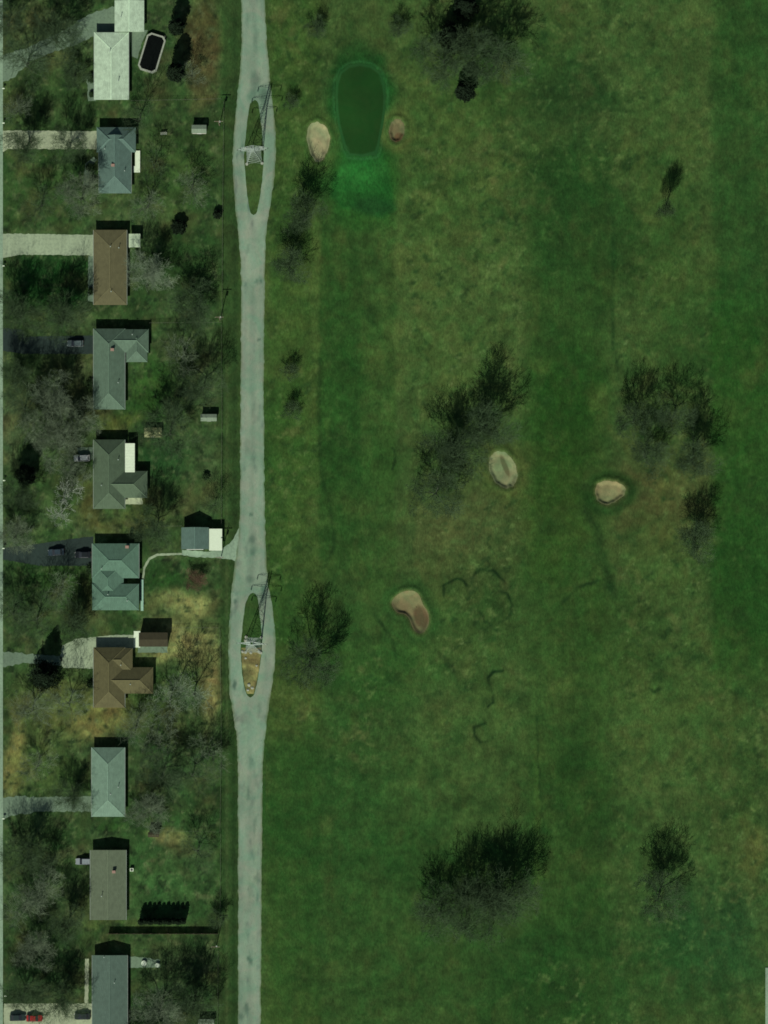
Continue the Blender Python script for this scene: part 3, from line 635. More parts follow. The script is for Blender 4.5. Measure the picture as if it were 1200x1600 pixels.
house('plain brown hip roofed house beside the pale bushy crowned tree', [(147, 199, 361, 478, 'hh')], RM['brown'], M['cream'], 173, 420, [], [(174, 388), (187, 390), (175, 458)], pitch=0.26)
house('green grey roofed house with a hipped wing reaching east at its north end', [(147, 196, 515, 641, 'hh'), (150, 233, 516, 552, 'hhx'), (198, 231, 530, 567, 'hgy')], RM['green'], M['greyside'], 172, 578, [(177, 549, 5.1)], [(186, 600), (208, 525)])
house('dark slate roofed house with a bright white patio roof strip', [(147, 196, 688, 796, 'hh'), (170, 231, 737, 779, 'ghx')], RM['slate'], M['cream'], 172, 742, [], [(186, 720), (160, 760)])
house('wide sea green hip roofed house west of the small garage by the road', [(145, 218, 850, 904, 'hhx'), (145, 218, 913, 954, 'hhx', 0.25), (145, 194, 880, 940, 'hhy', -0.1)], RM['sea'], M['greyside'], 181, 902, [(200, 856, 5.0)], [(160, 890), (200, 940), (170, 930)], pitch=0.36)
house('umber roofed house with an east wing and a large shed at its north east corner', [(147, 196, 1012, 1106, 'hh'), (148, 208, 1013, 1050, 'hhx'), (172, 240, 1043, 1084, 'ghx')], RM['umber'], M['brick'], 176, 1058, [], [(190, 1040), (205, 1070)])
house('light teal hip roofed house north of the drab flat looking house', [(144, 196, 1168, 1276, 'hh')], RM['mint'], M['cream'], 170, 1222, [], [(174, 1241), (186, 1230)], pitch=0.4)
house('drab grey green low gabled house with a small white roof vent', [(142, 198, 1328, 1437, 'gg')], RM['drab'], M['cream'], 170, 1382, [(179, 1362, 4.2)], [(160, 1400)], pitch=0.14)
house('steel grey roofed house above the paved forecourt, bottommost house', [(145, 200, 1492, 1640, 'gg')], RM['steel'], M['greyside'], 172, 1566, [], [(164, 1495), (180, 1535)], pitch=0.24)
g = house('teal roofed garage with a white flat carport beside the road', [(284, 327, 825, 859, 'ggy')], RM['teal'], M['cream'], 306, 842, name='garage', windows=False, ze=2.9, pitch=0.42)
m = MB(); m.box((327.3 - 306) * S, (347.5 - 306) * S, (842 - 861) * S, (842 - 827) * S, 2.5, 2.62)
for a in (329, 345.5):
    for b in (829, 859): m.box((a - 306) * S - .06, (a - 306) * S + .06, (842 - b) * S - .06, (842 - b) * S + .06, 0, 2.5)
m.build('carport', M['white'], g)
m = MB(); m.box((292 - 306) * S, (318 - 306) * S, (842 - 857.2) * S - .32, (842 - 857.2) * S + .1, .02, 2.3); m.build('garage_door', M['trim'], g)

def flat_roof(name, label, cat, x0, x1, y0, y1, z, material, posts=True, group=None):
    cx, cy = (x0 + x1) / 2, (y0 + y1) / 2; t = thing(name, label, cat, (*W(cx, cy), 0)); m = MB(); hx, hy = (x1 - x0) / 2 * S, (y1 - y0) / 2 * S
    m.box(-hx, hx, -hy, hy, z, z + .09)
    for i in range(int(2 * hy / .8)): m.box(-hx, hx, -hy + .8 * i + .36, -hy + .8 * i + .42, z + .09, z + .12)
    m.build('canopy', material, t)
    for a in (-1, 1):
        for b in (-1, 1):
            p = MB(); p.box(a * (hx - .12) - .05, a * (hx - .12) + .05, b * (hy - .12) - .05, b * (hy - .12) + .05, 0, z); p.build('post', M['trim'], t)
    return t
flat_roof('patio_cover', 'bright white patio roof strip lying along the dark slate roofed house', 'patio cover', 196.5, 211.5, 694, 739, 3.05, M['white'])
flat_roof('patio_cover', 'square white patio cover east of the plain brown roofed house', 'patio cover', 202, 220, 367, 388, 2.5, mat('off_white_cover', alb(170, 184, 160), rough=.6, var=.08))
# white deck with furniture shapes
t = thing('deck', 'narrow white deck with railing along the blue grey roofed house', 'deck', (*W(214, 253), 0))
m = MB(); m.box(-.5, .9, -3.0, 3.1, .3, .42); m.box(-1.1, -.5, -3.0, -1.2, .3, .42); m.build('platform', M['white'], t)
m = MB()
for yy in np.arange(-3.0, 3.11, .6): m.box(.84, .9, yy - .03, yy + .03, .42, 1.3)
m.box(.83, .91, -3.0, 3.1, 1.3, 1.36); m.build('railing', M['white'], t)
t = thing('deck', 'thin white deck along the east wall of the wide sea green roofed house', 'deck', (*W(222, 930), 0))
m = MB(); m.box(-.35, .4, -4.4, 4.4, .25, .35)
for yy in np.arange(-4.3, 4.4, 1.0): m.box(.34, .4, yy - .04, yy + .04, .35, 1.2)
m.build('platform', mat('pale_teal_deck', alb(140, 172, 158), var=.2, scale=3), t)

# sheds
def shed(label, x0, x1, y0, y1, ze, rm_, pitch=0.35, ends='ggx', wmat='cream', cat='shed'):
    cx, cy = (x0 + x1) / 2, (y0 + y1) / 2; t = thing('shed', label, cat, (*W(cx, cy), 0)); hx, hy = (x1 - x0) / 2 * S, (y1 - y0) / 2 * S
    m = MB(); roof_wing(m, -hx, hx, -hy, hy, ze, pitch, ends, th=.08); m.build('roof', rm_, t)
    m = MB(); o = .15; m.box(-hx + o, hx - o, -hy + o, hy - o, 0, ze - .084); m.build('wall', M[wmat], t)
    m = MB(); m.box(-.6, .6, -hy + o - .04, -hy + o, .05, 1.9); m.build('door', M['trim'], t); return t
shed('small pale roofed shed in the second garden, nearest the first road island', 300, 323, 197, 210, 2.3, RM['shed'])
shed('small grey shed at the back fence east of the green grey roofed house', 314, 339, 648, 659, 2.1, RM['shed'])
shed('low tan and white shed between the fourth and fifth houses', 226, 253, 669, 684, 1.6, mat('tan_shed_roof', alb(140, 142, 106), var=.35, scale=1.2))
shed('tall brown roofed shed north east of the umber roofed house', 218, 263, 989, 1011, 3.9, RM['tan'], 0.25)
shed('tiny dark shed behind the light teal roofed house', 232, 249, 1300, 1308, 2.6, RM['tan'], 0.3)
shed('little pale shed by the bottom edge in the last garden', 310, 335, 1592, 1603, 2.0, RM['shed'], 0.3)

# pool
t = thing('swimming_pool', 'above ground pool under a black cover beside the topmost house', 'pool', (*W(237.5, 83.5), 0), -R(17))
def oct_(hx, hy, c): return [(-hx + c, -hy), (hx - c, -hy), (hx, -hy + c), (hx, hy - c), (hx - c, hy), (-hx + c, hy), (-hx, hy - c), (-hx, -hy + c)]
o1, o2 = oct_(2.75, 5.4, 1.0), oct_(2.3, 4.95, .8)
m = MB()
for i in range(8):
    j = (i + 1) % 8
    m.face([(*o1[i], 1.15), (*o1[j], 1.15), (*o2[j], 1.15), (*o2[i], 1.15)]); m.face([(*o1[i], 0), (*o1[j], 0), (*o1[j], 1.15), (*o1[i], 1.15)]); m.face([(*o2[j], .9), (*o2[i], .9), (*o2[i], 1.15), (*o2[j], 1.15)])
m.build('rim', M['rim'], t)
m = MB(); m.face([(x, y, 1.0) for x, y in o2]); m.build('pool_cover', M['cover'], t)
m = MB()
for k in range(2): m.bar((2.2 + .0, 5.1 + .35 * k, 0), (2.2, 5.1 + .35 * k, 1.8), .04, 5)
for zz in (.3, .6, .9, 1.2): m.bar((2.2, 5.1, zz), (2.2, 5.45, zz), .03, 4)
m.build('ladder', M['white'], t)

# ---------------------------------------------------------------- pylons
def pylon(label, px, py, rz):
    t = thing('pylon', label, 'pylon', (*W(px, py), 0), rz, 'steel lattice pylons standing on the road islands')
    H = 19.0; B = 2.15; T = .42
    def leg(z): k = B + (T - B) * min(z / 13.0, 1); return k
    zs = [0, 2.6, 4.9, 7.0, 8.8, 10.4, 11.8, 13.0, 14.2, 15.4, 16.6, 17.8, 19.0]
    for sx in (-1, 1):
        for sy in (-1, 1):
            m = MB(); m.bar((sx * B, sy * B, 0), (sx * T, sy * T, 13), .085, 4); m.bar((sx * T, sy * T, 13), (sx * T * .6, sy * T * .6, H), .065, 4)
            l = m.build('leg', M['steel'], t)
            f = MB(); f.bar((sx * B, sy * B, 0), (sx * B, sy * B, .35), .42, 8); f.build('footing', M['rock'], l)
    m = MB()
    for z0, z1 in zip(zs[:-1], zs[1:]):
        k0, k1 = leg(z0), leg(z1)
        for a, b in (((-1, -1), (1, -1)), ((1, -1), (1, 1)), ((1, 1), (-1, 1)), ((-1, 1), (-1, -1))):
            m.bar((a[0] * k0, a[1] * k0, z0), (b[0] * k1, b[1] * k1, z1), .032, 4); m.bar((b[0] * k0, b[1] * k0, z0), (a[0] * k1, a[1] * k1, z1), .032, 4)
            m.bar((a[0] * k1, a[1] * k1, z1), (b[0] * k1, b[1] * k1, z1), .03, 4)
    m.build('bracing', M['steel'], t)
    for z, L in ((12.6, 3.4), (15.4, 4.2), (18.2, 3.2)):
        c = MB()
        for sx in (-1, 1):
            for sy in (-1, 1):
                c.bar((sx * .35, sy * .35, z), (sx * L, 0, z + .1), .045, 4); c.bar((sx * .35, sy * .35, z + .8), (sx * L, 0, z + .1), .03, 4)
            for k in (.4, .65): c.bar((sx * L * k, -.35 * (1 - k), z), (sx * L * k, .35 * (1 - k), z), .05, 4)
        ca = c.build('crossarm', M['steel'], t)
        for sx in (-1, 1):
            i = MB()
            for q in range(5): i.bar((sx * L, 0, z - .15 - q * .22), (sx * L, 0, z - .27 - q * .22), .14, 8)
            i.bar((sx * L, 0, z + .1), (sx * L, 0, z - 1.25), .03, 4); i.build('insulator', M['dark'], ca)
pylon('steel lattice pylon standing in the grassy upper road island', 397, 244, R(3))
pylon('steel lattice pylon standing among rocks in the lower road island', 396, 1008, R(-2))
rs = random.Random(5)
for k, (px, py, s) in enumerate(((384, 1001, .55), (405, 1018, .6), (379, 1018, .5), (392, 1020, .45), (398, 1003, .4), (389, 1070, .6), (394, 1075, .45), (387, 1078, .4), (384, 1028, .4), (401, 1040, .35))):
    m = MB(); nlat, nl = 5, 7; rr = [[s * rs.uniform(.75, 1.15) for _ in range(nl)] for _ in range(nlat)]
    for i in range(nlat - 1):
        for j in range(nl):
            def q(i, j):
                a = math.pi / 2 * i / (nlat - 1); b = 2 * math.pi * j / nl; r = rr[i][j % nl] if i else s
                return (r * math.sin(a) * math.cos(b), r * math.sin(a) * math.sin(b), r * .7 * math.cos(a))
            m.face([q(i + 1, j), q(i + 1, j + 1), q(i, j + 1), q(i, j)])
    o = m.build('rock', M['rock']); o.location = (*W(px, py), 0)
    tag(o, 'pale rock lying in the lower road island around the pylon', 'rock', 'pale rocks in the lower road island')

# utility poles
def pole(label, px, py, hgt=8.6):
    t = thing('utility_pole', label, 'utility pole', (*W(px, py), 0), 0, 'utility poles along the back fences')
    m = MB(); m.bar((0, 0, 0), (0, 0, hgt), .14, 8, .09); m.build('pole', M['wood'], t)
    m = MB(); m.box(-1.2, 1.2, -.07, .07, hgt - .7, hgt - .55); c = m.build('crossarm', M['wood'], t)
    for x in (-1.1, 0.4, 1.1):
        i = MB(); i.bar((x, 0, hgt - .55), (x, 0, hgt - .35), .05, 6, .03); i.build('insulator', M['white'], c)
    m = MB(); m.bar((.3, .1, hgt - 2.2), (.3, .1, hgt - 1.3), .24, 8); m.build('transformer', M['steel'], t)
pole('utility pole beside the small pale shed near the upper road island', 343, 196)
pole('utility pole at the fence corner behind the green grey roofed house', 344, 500)
pole('utility pole south of the small garage by the road', 345, 873)
pole('utility pole at the east end of the dark board fence', 338, 1478)

# fences
def chain_fence(label, pts, h=1.15, step=2.6):
    x0, y0 = W(*pts[0]); t = thing('wire_fence', label, 'fence', (x0, y0, 0)); rails, posts, mesh = MB(), [], MB()
    for a, b in zip(pts[:-1], pts[1:]):
        A = Vector((*W(*a), 0)) - Vector((x0, y0, 0)); B = Vector((*W(*b), 0)) - Vector((x0, y0, 0)); L = (B - A).length; n = max(1, round(L / step))
        rails.bar(A + Vector((0, 0, h)), B + Vector((0, 0, h)), .022, 4)
        for i in range(n + 1): posts.append(A.lerp(B, i / n))
        k = int(L / .3)
        for i in range(k):
            p = A.lerp(B, i / k); q = A.lerp(B, (i + 1) / k)
            mesh.bar(p + Vector((0, 0, .05)), q + Vector((0, 0, h)), .006, 3); mesh.bar(q + Vector((0, 0, .05)), p + Vector((0, 0, h)), .006, 3)
    rails.build('rail', M['fencewire'], t); mesh.build('wire_mesh', M['fencewire'], t)
    m = MB()
    first = None
    for p in posts[:99]:
        if first is None:
            m.bar((0, 0, 0), (0, 0, h + .1), .045, 5); first = m.build('post', M['fencewire'], t); first.location = p
        else:
            c = first.copy(); COL.objects.link(c); c.parent = t; c.location = p
chain_fence('wire fence running south of the topmost house toward the pylon island', [(205, 158), (346, 155)])
chain_fence('wire back fence between the small pale shed and the second boundary', [(350, 160), (348, 330), (347, 500)])
chain_fence('wire cross fence between the brown roofed and green grey roofed gardens', [(234, 505), (346, 504)])
chain_fence('wire back fence behind the green grey and slate roofed houses', [(346, 508), (347, 640), (346, 822)])
chain_fence('wire cross fence just west of the small garage', [(220, 823), (284, 822)])
chain_fence('wire cross fence east of the tall brown roofed shed', [(264, 981), (340, 981)])
chain_fence('wire back fence behind the umber and light teal roofed houses', [(344, 985), (346, 1140), (344, 1300)])
chain_fence('wire cross fence behind the light teal roofed house', [(252, 1298), (344, 1300)])
chain_fence('wire back fence behind the drab low gabled house', [(345, 1303), (344, 1452)])
chain_fence('wire back fence of the last garden at the bottom', [(341, 1486), (340, 1620)])
t = thing('board_fence', 'dark weathered board fence crossing between the last two gardens', 'fence', (*W(170, 1459), 0)); m, ps = MB(), []
L = (342 - 170) * S; nb = int(L / .32)
for i in range(nb): m.box(i * .32, i * .32 + .29, -.02 - .02 * (i % 2), .02 - .02 * (i % 2), .04, 1.9 + .03 * ((i * 7) % 3))
m.build('board_panel', M['fence'], t)
for i in range(14):
    p = MB(); p.box(-.06, .06, .03, .15, 0, 1.95); o = p.build('post', M['fence'], t); o.location = (L * i / 13, 0, 0)

# ---------------------------------------------------------------- cars
def car(label, px, py, rz, paint, van=False):
    t = thing('car', label, 'car', (*W(px, py), 0.012), R(rz)); L, Wd = 2.25, .9
    sec = [(-L, .35, .72, .78), (-L + .1, .30, .95, .84), (-1.35, .28, 1.02, .9), (-.2, .28, .98, .9), (1.05, .28, .92, .9), (2.0, .3, .78, .84), (L, .38, .62, .74)]
    m = MB()
    for (xa, za, zb, wa), (xb, zc, zd, wb) in zip(sec[:-1], sec[1:]):
        m.face([(xa, -wa, zb), (xb, -wb, zd), (xb, wb, zd), (xa, wa, zb)]); m.face([(xa, -wa, za), (xb, -wb, zc), (xb, -wb, zd), (xa, -wa, zb)]); m.face([(xb, wb, zc), (xa, wa, za), (xa, wa, zb), (xb, wb, zd)])
        m.face([(xa, wa, za), (xb, wb, zc), (xb, -wb, zc), (xa, -wa, za)])
    a = sec[0]; m.face([(a[0], -a[3], a[1]), (a[0], -a[3], a[2]), (a[0], a[3], a[2]), (a[0], a[3], a[1])]); a = sec[-1]; m.face([(a[0], a[3], a[1]), (a[0], a[3], a[2]), (a[0], -a[3], a[2]), (a[0], -a[3], a[1])])
    pm = mat('car_paint', paint, rough=.3, var=.05, spec=.5); body = m.build('body', pm, t)
    b0, b1, t0, t1 = (-2.0, 1.1, -1.7, .35) if van else (-1.75, 1.1, -1.15, .3)
    c = MB(); w0, w1, z0, z1 = .84, .66, .93, 1.47
    c.face([(b0, -w0, z0), (t0, -w1, z1), (t0, w1, z1), (b0, w0, z0)]); c.face([(b1, w0, z0), (t1, w1, z1), (t1, -w1, z1), (b1, -w0, z0)])
    c.face([(b0, w0, z0), (t0, w1, z1), (t1, w1, z1), (b1, w0, z0)]); c.face([(b1, -w0, z0), (t1, -w1, z1), (t0, -w1, z1), (b0, -w0, z0)]); c.build('windows', M['glass'], t)
    r = MB(); r.box(t0 - .04, t1 + .04, -w1 - .03, w1 + .03, z1, z1 + .05); r.build('roof', pm, t)
    for x in (-1.4, 1.4):
        for y in (-.82, .82):
            q = MB(); q.bar((x, y - .1, .32), (x, y + .1, .32), .32, 12); wh = q.build('wheel', M['dark'], t)
    for y in (-.6, .6):
        q = MB(); q.box(L - .04, L + .02, y - .16, y + .16, .5, .64); q.build('headlight', M['trim'], t)
        q = MB(); q.box(-L - .02, -L + .04, y - .16, y + .16, .6, .76); q.build('taillight', M['door'], t)
    return t
car('dark green car, leftmost on the paved forecourt at the bottom', 28, 1590, 2, (.02, .035, .03))
car('red car on the paved forecourt at the bottom', 54, 1591, 0, (.30, .02, .02))
car('dark car parked against the wall of the bottommost house', 129, 1588, 180, (.02, .03, .025))
car('white topped car in front of the drab low gabled house', 131, 1346, 180, (.22, .26, .26), True)
car('white car at the west wall of the dark slate roofed house', 128, 716, 182, (.55, .6, .55), True)
car('dark blue grey car on the asphalt drive of the sea green roofed house', 88, 863, 184, (.03, .05, .06))
car('black car parked against the west wall of the sea green roofed house', 130, 867, 180, (.012, .016, .016))
car('pale car on the dark drive of the green grey roofed house, half under branches', 118, 537, 180, (.1, .14, .13), True)

# small garden things
def table(label, px, py, r):
    t = thing('garden_table', label, 'table', (*W(px, py), 0)); m = MB(); m.bar((0, 0, .7), (0, 0, .76), r, 14); m.build('tabletop', M['white'], t)
    for k in range(3):
        a = 2.1 * k; p = MB(); p.bar((math.cos(a) * r * .7, math.sin(a) * r * .7, 0), (0, 0, .7), .03, 4); p.build('leg', M['trim'], t)
table('white round garden table north of the last back garden trees, left of two', 225, 1505, .75)
table('white round garden table north of the last back garden trees, right of two', 246, 1508, .6)
t = thing('air_conditioner', 'small white air conditioner box at the east wall of the drab house', 'air conditioner', (*W(206, 1359), 0)); m = MB(); m.box(-.5, .5, -.45, .45, .05, .95); m.build('housing', M['white'], t)
m = MB(); m.bar((0, 0, .95), (0, 0, .99), .34, 14); m.build('fan_grille', M['dark'], t)
t = thing('garden_bench', 'pale wooden bench in the second back garden west of the small shed', 'bench', (*W(256, 209), 0), .1); m = MB()
for k in range(4): m.box(-.9, .9, -.3 + k * .15, -.19 + k * .15, .42, .46)
m.build('seat', M['rim'], t); m = MB(); m.box(-.9, .9, .3, .34, .5, .9); m.build('backrest', M['rim'], t)
for a in (-.8, .8): m = MB(); m.box(a - .04, a + .04, -.28, .3, 0, .42); m.build('leg', M['rim'], t)

# mail boxes by the street at the left edge
for px, py, lb in ((6, 139, 'white mailbox by the street across from the topmost house'), (6, 193, 'white mailbox at the north side of the second drive'), (6, 416, 'white mailbox just south of the third drive'),
                   (7, 751, 'white mailbox by the street in front of the slate roofed house'), (6, 857, 'white mailbox at the sea green roofed house drive'), (6, 1279, 'white mailbox at the light teal roofed house drive'), (9, 1556, 'white mailbox north of the paved forecourt')):
    t = thing('mailbox', lb, 'mailbox', (*W(px, py), 0)); m = MB(); m.bar((0, 0, 0), (0, 0, 1.0), .06, 5); m.build('post', M['wood'], t)
    m = MB(); m.box(-.3, .3, -.16, .16, 1.0, 1.3); m.bar((-.3, 0, 1.3), (.3, 0, 1.3), .16, 8); m.build('box', M['white'], t)

# ---------------------------------------------------------------- bare trees
def grow(seed, H=14.0, RX=6.5, n0=6, levels=6, tw=0.0195, trunk=0.2, ratio=0.74, up=0.07, spread=46, wig=0.2, L0=0.27, side=.95, base=0.10):
    rs = random.Random(seed); seg = [[], []]; lob = [(rs.uniform(0, 6.28), rs.uniform(.06, .13)) for _ in range(3)]
    gauss, uni, rnd = rs.gauss, rs.uniform, rs.random
    zc, rzv = H * (.5 + base / 2 + .04), H * (.5 - base / 2 - .03)
    def inside(x, y, z):
        th = math.atan2(y, x); k = 1 + sum(a * math.sin((i + 2) * th + p) for i, (p, a) in enumerate(lob))
        return (x * x + y * y) / (RX * k) ** 2 + ((z - zc) / rzv) ** 2 < 1
    px_, py_, pz_ = 0., 0., -.4; r = .016 * H
    for i in range(3):
        q = (px_ + uni(-.12, .12), py_ + uni(-.12, .12), pz_ + (trunk * H + .4) / 3); seg[0].append((px_, py_, pz_, *q, r, r * .9)); r *= .9; px_, py_, pz_ = q
    top = (px_, py_, pz_)
    def rec(x, y, z, dx, dy, dz, L, r, lev):
        ns = 3 if lev < levels - 1 else 2
        for i in range(ns):
            dx += gauss(0, wig); dy += gauss(0, wig); dz += gauss(0, wig * .6) + up; n = 1 / math.sqrt(dx * dx + dy * dy + dz * dz); dx *= n; dy *= n; dz *= n
            st = L / ns * uni(.8, 1.2); r2 = max(r * .86, tw * .8)
            X, Y, Z = x + dx * st, y + dy * st, z + dz * st; seg[0 if lev <= 1 else 1].append((x, y, z, X, Y, Z, r, r2)); x, y, z, r = X, Y, Z, r2
            if lev > 1 and not inside(x, y, z) and rnd() < .85: return
            if lev < levels and i < ns - 1 and rnd() < side: spawn(x, y, z, dx, dy, dz, L * ratio * uni(.75, 1.1), r * .6, lev + 1, uni(.5, 1.0))
        if lev < levels:
            for k in range(2): spawn(x, y, z, dx, dy, dz, L * ratio * uni(.85, 1.15), r * .78, lev + 1, uni(.25, .65))
    def spawn(x, y, z, dx, dy, dz, L, r, lev, ang):
        ax, ay, az = gauss(0, 1), gauss(0, 1), gauss(0, 1); dt = ax * dx + ay * dy + az * dz; ax -= dt * dx; ay -= dt * dy; az -= dt * dz
        n = math.sin(ang) / (math.sqrt(ax * ax + ay * ay + az * az) + 1e-9); c = math.cos(ang)
        ex, ey, ez = dx * c + ax * n, dy * c + ay * n, dz * c + az * n
        if ez < -.15: ez *= .3
        rec(x, y, z, ex, ey, ez, L, max(r, tw), lev)
    off = uni(0, 6)
    for k in range(n0):
        az = off + 2 * math.pi * k / n0 + uni(-.35, .35); t = R(uni(.6, 1.25) * spread) if k else R(8); f = .35 if k % 2 else 0
        rec(top[0], top[1], top[2] - uni(0, .3) * trunk * H, math.sin(t) * math.cos(az), math.sin(t) * math.sin(az), math.cos(t), L0 * H * uni(.85, 1.1), r * .62, 1)
    return seg
def tubes(name, seg, n=3):
    A = np.array(seg, float); p, q, r0, r1 = A[:, :3], A[:, 3:6], A[:, 6], A[:, 7]
    d = q - p; d /= np.linalg.norm(d, axis=1)[:, None] + 1e-9
    ref = np.where(np.abs(d[:, 2:3]) > .9, np.array([[1., 0, 0]]), np.array([[0, 0, 1.]])); a = np.cross(d, ref); a /= np.linalg.norm(a, axis=1)[:, None]; b = np.cross(d, a)
    V = np.empty((len(A), 2, n, 3))
    for i in range(n):
        t = 2 * math.pi * i / n; o = a * math.cos(t) + b * math.sin(t); V[:, 0, i] = p + o * r0[:, None]; V[:, 1, i] = q + o * r1[:, None]
    base = (np.arange(len(A)) * 2 * n)[:, None]; F = []
    for i in range(n):
        j = (i + 1) % n; F.append(np.concatenate([base + i, base + n + i, base + n + j, base + j], 1))
    F = np.concatenate(F); co = V.reshape(-1, 3)
    return mesh_np(name, co, F)
def mesh_np(name, co, F):
    me = bpy.data.meshes.new(name); k = F.shape[1]
    me.vertices.add(len(co)); me.vertices.foreach_set('co', co.ravel()); me.loops.add(F.size); me.loops.foreach_set('vertex_index', F.ravel().astype(np.int32))
    me.polygons.add(len(F)); me.polygons.foreach_set('loop_start', np.arange(0, F.size, k, dtype=np.int32)); me.polygons.foreach_set('loop_total', np.full(len(F), k, dtype=np.int32)); me.update(calc_edges=True)
    return me
SPEC = {'broad0': dict(seed=1), 'broad1': dict(seed=2, spread=42, n0=5, RX=6), 'broad2': dict(seed=3, spread=52, n0=6, RX=7),
        'vase0': dict(seed=4, spread=30, n0=6, up=.12, RX=5.5, trunk=.16), 'vase1': dict(seed=5, spread=34, n0=6, up=.10, RX=5.8, trunk=.2), 'round0': dict(seed=6, spread=54, n0=7, trunk=.14, RX=7),
        'thin0': dict(seed=7, spread=40, n0=5, levels=5, tw=.022), 'thin1': dict(seed=8, spread=46, n0=5, levels=5, tw=.022, RX=6.5),
        'dense0': dict(seed=9, spread=56, n0=8, tw=.02, trunk=.13, RX=7.2, side=.95), 'column': dict(seed=10, spread=16, n0=5, up=.25, RX=2.4, levels=5, tw=.022, L0=.3),
        'limb0': dict(seed=12, spread=50, n0=6, levels=4, L0=.3, tw=.045, trunk=.16)}
TM = {}
for k, kw in SPEC.items():
    sg = grow(**kw)
    A = np.array(sg[0] + sg[1]); zt = np.percentile(A[:, 5], 99.5); rad = np.percentile(np.hypot(A[:, 3], A[:, 4]), 97)
    TM[k] = (tubes('trunk', sg[0], 5), tubes('crown', sg[1], 3), zt, rad)
    print('tree', k, len(sg[0]), len(sg[1]), round(zt, 1), round(rad, 1))
MATV = {}
def tree(label, px, py, hgt, rad, kind='broad0', tw='twig', bk='bark', rz=None, cat='tree', group=None, name='bare_tree', lean=(0, 0)):
    tr, cr, zt, r0 = TM[kind]
    key = (kind, tw, bk)
    if key not in MATV:
        a = tr.copy() if False else tr
        t2, c2 = tr.copy(), cr.copy(); t2.materials.clear(); c2.materials.clear(); t2.materials.append(M[bk]); c2.materials.append(M[tw]); MATV[key] = (t2, c2)
    t2, c2 = MATV[key]; rz = (px * 7.3 + py * 3.1) % 6.28 if rz is None else rz
    t = thing(name, label, cat, (*W(px, py), hz(px, py)), rz, group); t.scale = (rad / r0, rad / r0, hgt / zt)
    a = bpy.data.objects.new('trunk', t2); b = bpy.data.objects.new('crown', c2)
    for o in (a, b): COL.objects.link(o); o.parent = t
    return t
GC = 'bare trees on the golf course'; GY = 'bare trees in the gardens'
# golf course: (label, base px, base py, height m, crown radius m, kind)
for a in (
    ('bare tree just left of the road side bunker, upper one of two', 476, 346, 14, 6.0, 'broad0'),
    ('small bare tree right beside the road below the left bunker', 452, 418, 11, 5.2, 'vase1'),
    ('large lone bare tree east of the lower road island', 484, 1040, 17, 7.4, 'vase0'),
    ('bare tree with a forked trunk above the oval bunker with the damp streak', 758, 672, 17, 7.2, 'vase1'),
    ('bare tree, middle of the leaning row beside the oval bunker', 712, 712, 16, 8.6, 'dense0'),
    ('bare tree, lowest of the leaning row beside the oval bunker', 680, 772, 14, 7.8, 'broad2'),
    ('bare tree, leftmost upper one of the right cluster', 990, 660, 14, 5.2, 'vase0'),
    ('bare tree, lower left one of the right cluster', 1006, 714, 13, 6.2, 'broad0'),
    ('bare tree, top right one of the right cluster', 1052, 652, 14, 5.8, 'broad1'),
    ('bare tree, lower right one of the right cluster', 1080, 722, 15, 6.0, 'vase1'),
    ('lone small bare tree below the right cluster', 1084, 844, 12, 5.8, 'vase1'),
    ('lone bare tree near the bottom right corner', 1030, 1402, 16, 7.2, 'vase0'),
    ('largest bare tree of the bottom clump', 768, 1412, 18, 10.4, 'dense0'),
    ('bare tree on the left of the bottom clump', 688, 1428, 14, 7.6, 'broad1'),
    ('bare tree filling the middle of the bottom clump', 728, 1414, 16, 8.8, 'round0'),
    ('bare tree on the right of the bottom clump', 798, 1396, 16, 7.8, 'broad1'),
    ('bare tree left of the dark evergreen at the top', 694, 98, 14, 8.0, 'broad2'),
    ('wide bare tree right of the dark evergreen at the top', 776, 96, 17, 9.0, 'broad0'),
    ('bare tree between the two top evergreens', 738, 88, 14, 7.0, 'broad1'),
    ('tiny bare tree at the top just above the upper left of the green', 494, 48, 6, 3.6, 'round0'),
    ('tiny bare tree at the top right of the green', 622, 46, 6, 3.6, 'round0'),
    ('tiny bare tree between the upper road island and the green', 456, 162, 4, 2.6, 'round0'),
    ('tiny bare tree beside the straight road, upper of two', 455, 582, 5, 2.9, 'round0'),
    ('tiny bare tree beside the straight road, lower of two', 458, 642, 5, 3.2, 'round0'),
    ('narrow bare tree standing alone in the upper right rough', 1038, 334, 14, 3.0, 'vase1'),
    ): tree(a[0], a[1], a[2], a[3] * (1.04 if a[4] > 5 else 1), a[4] * (1.12 if a[4] > 5 else 1), a[5], group=GC)
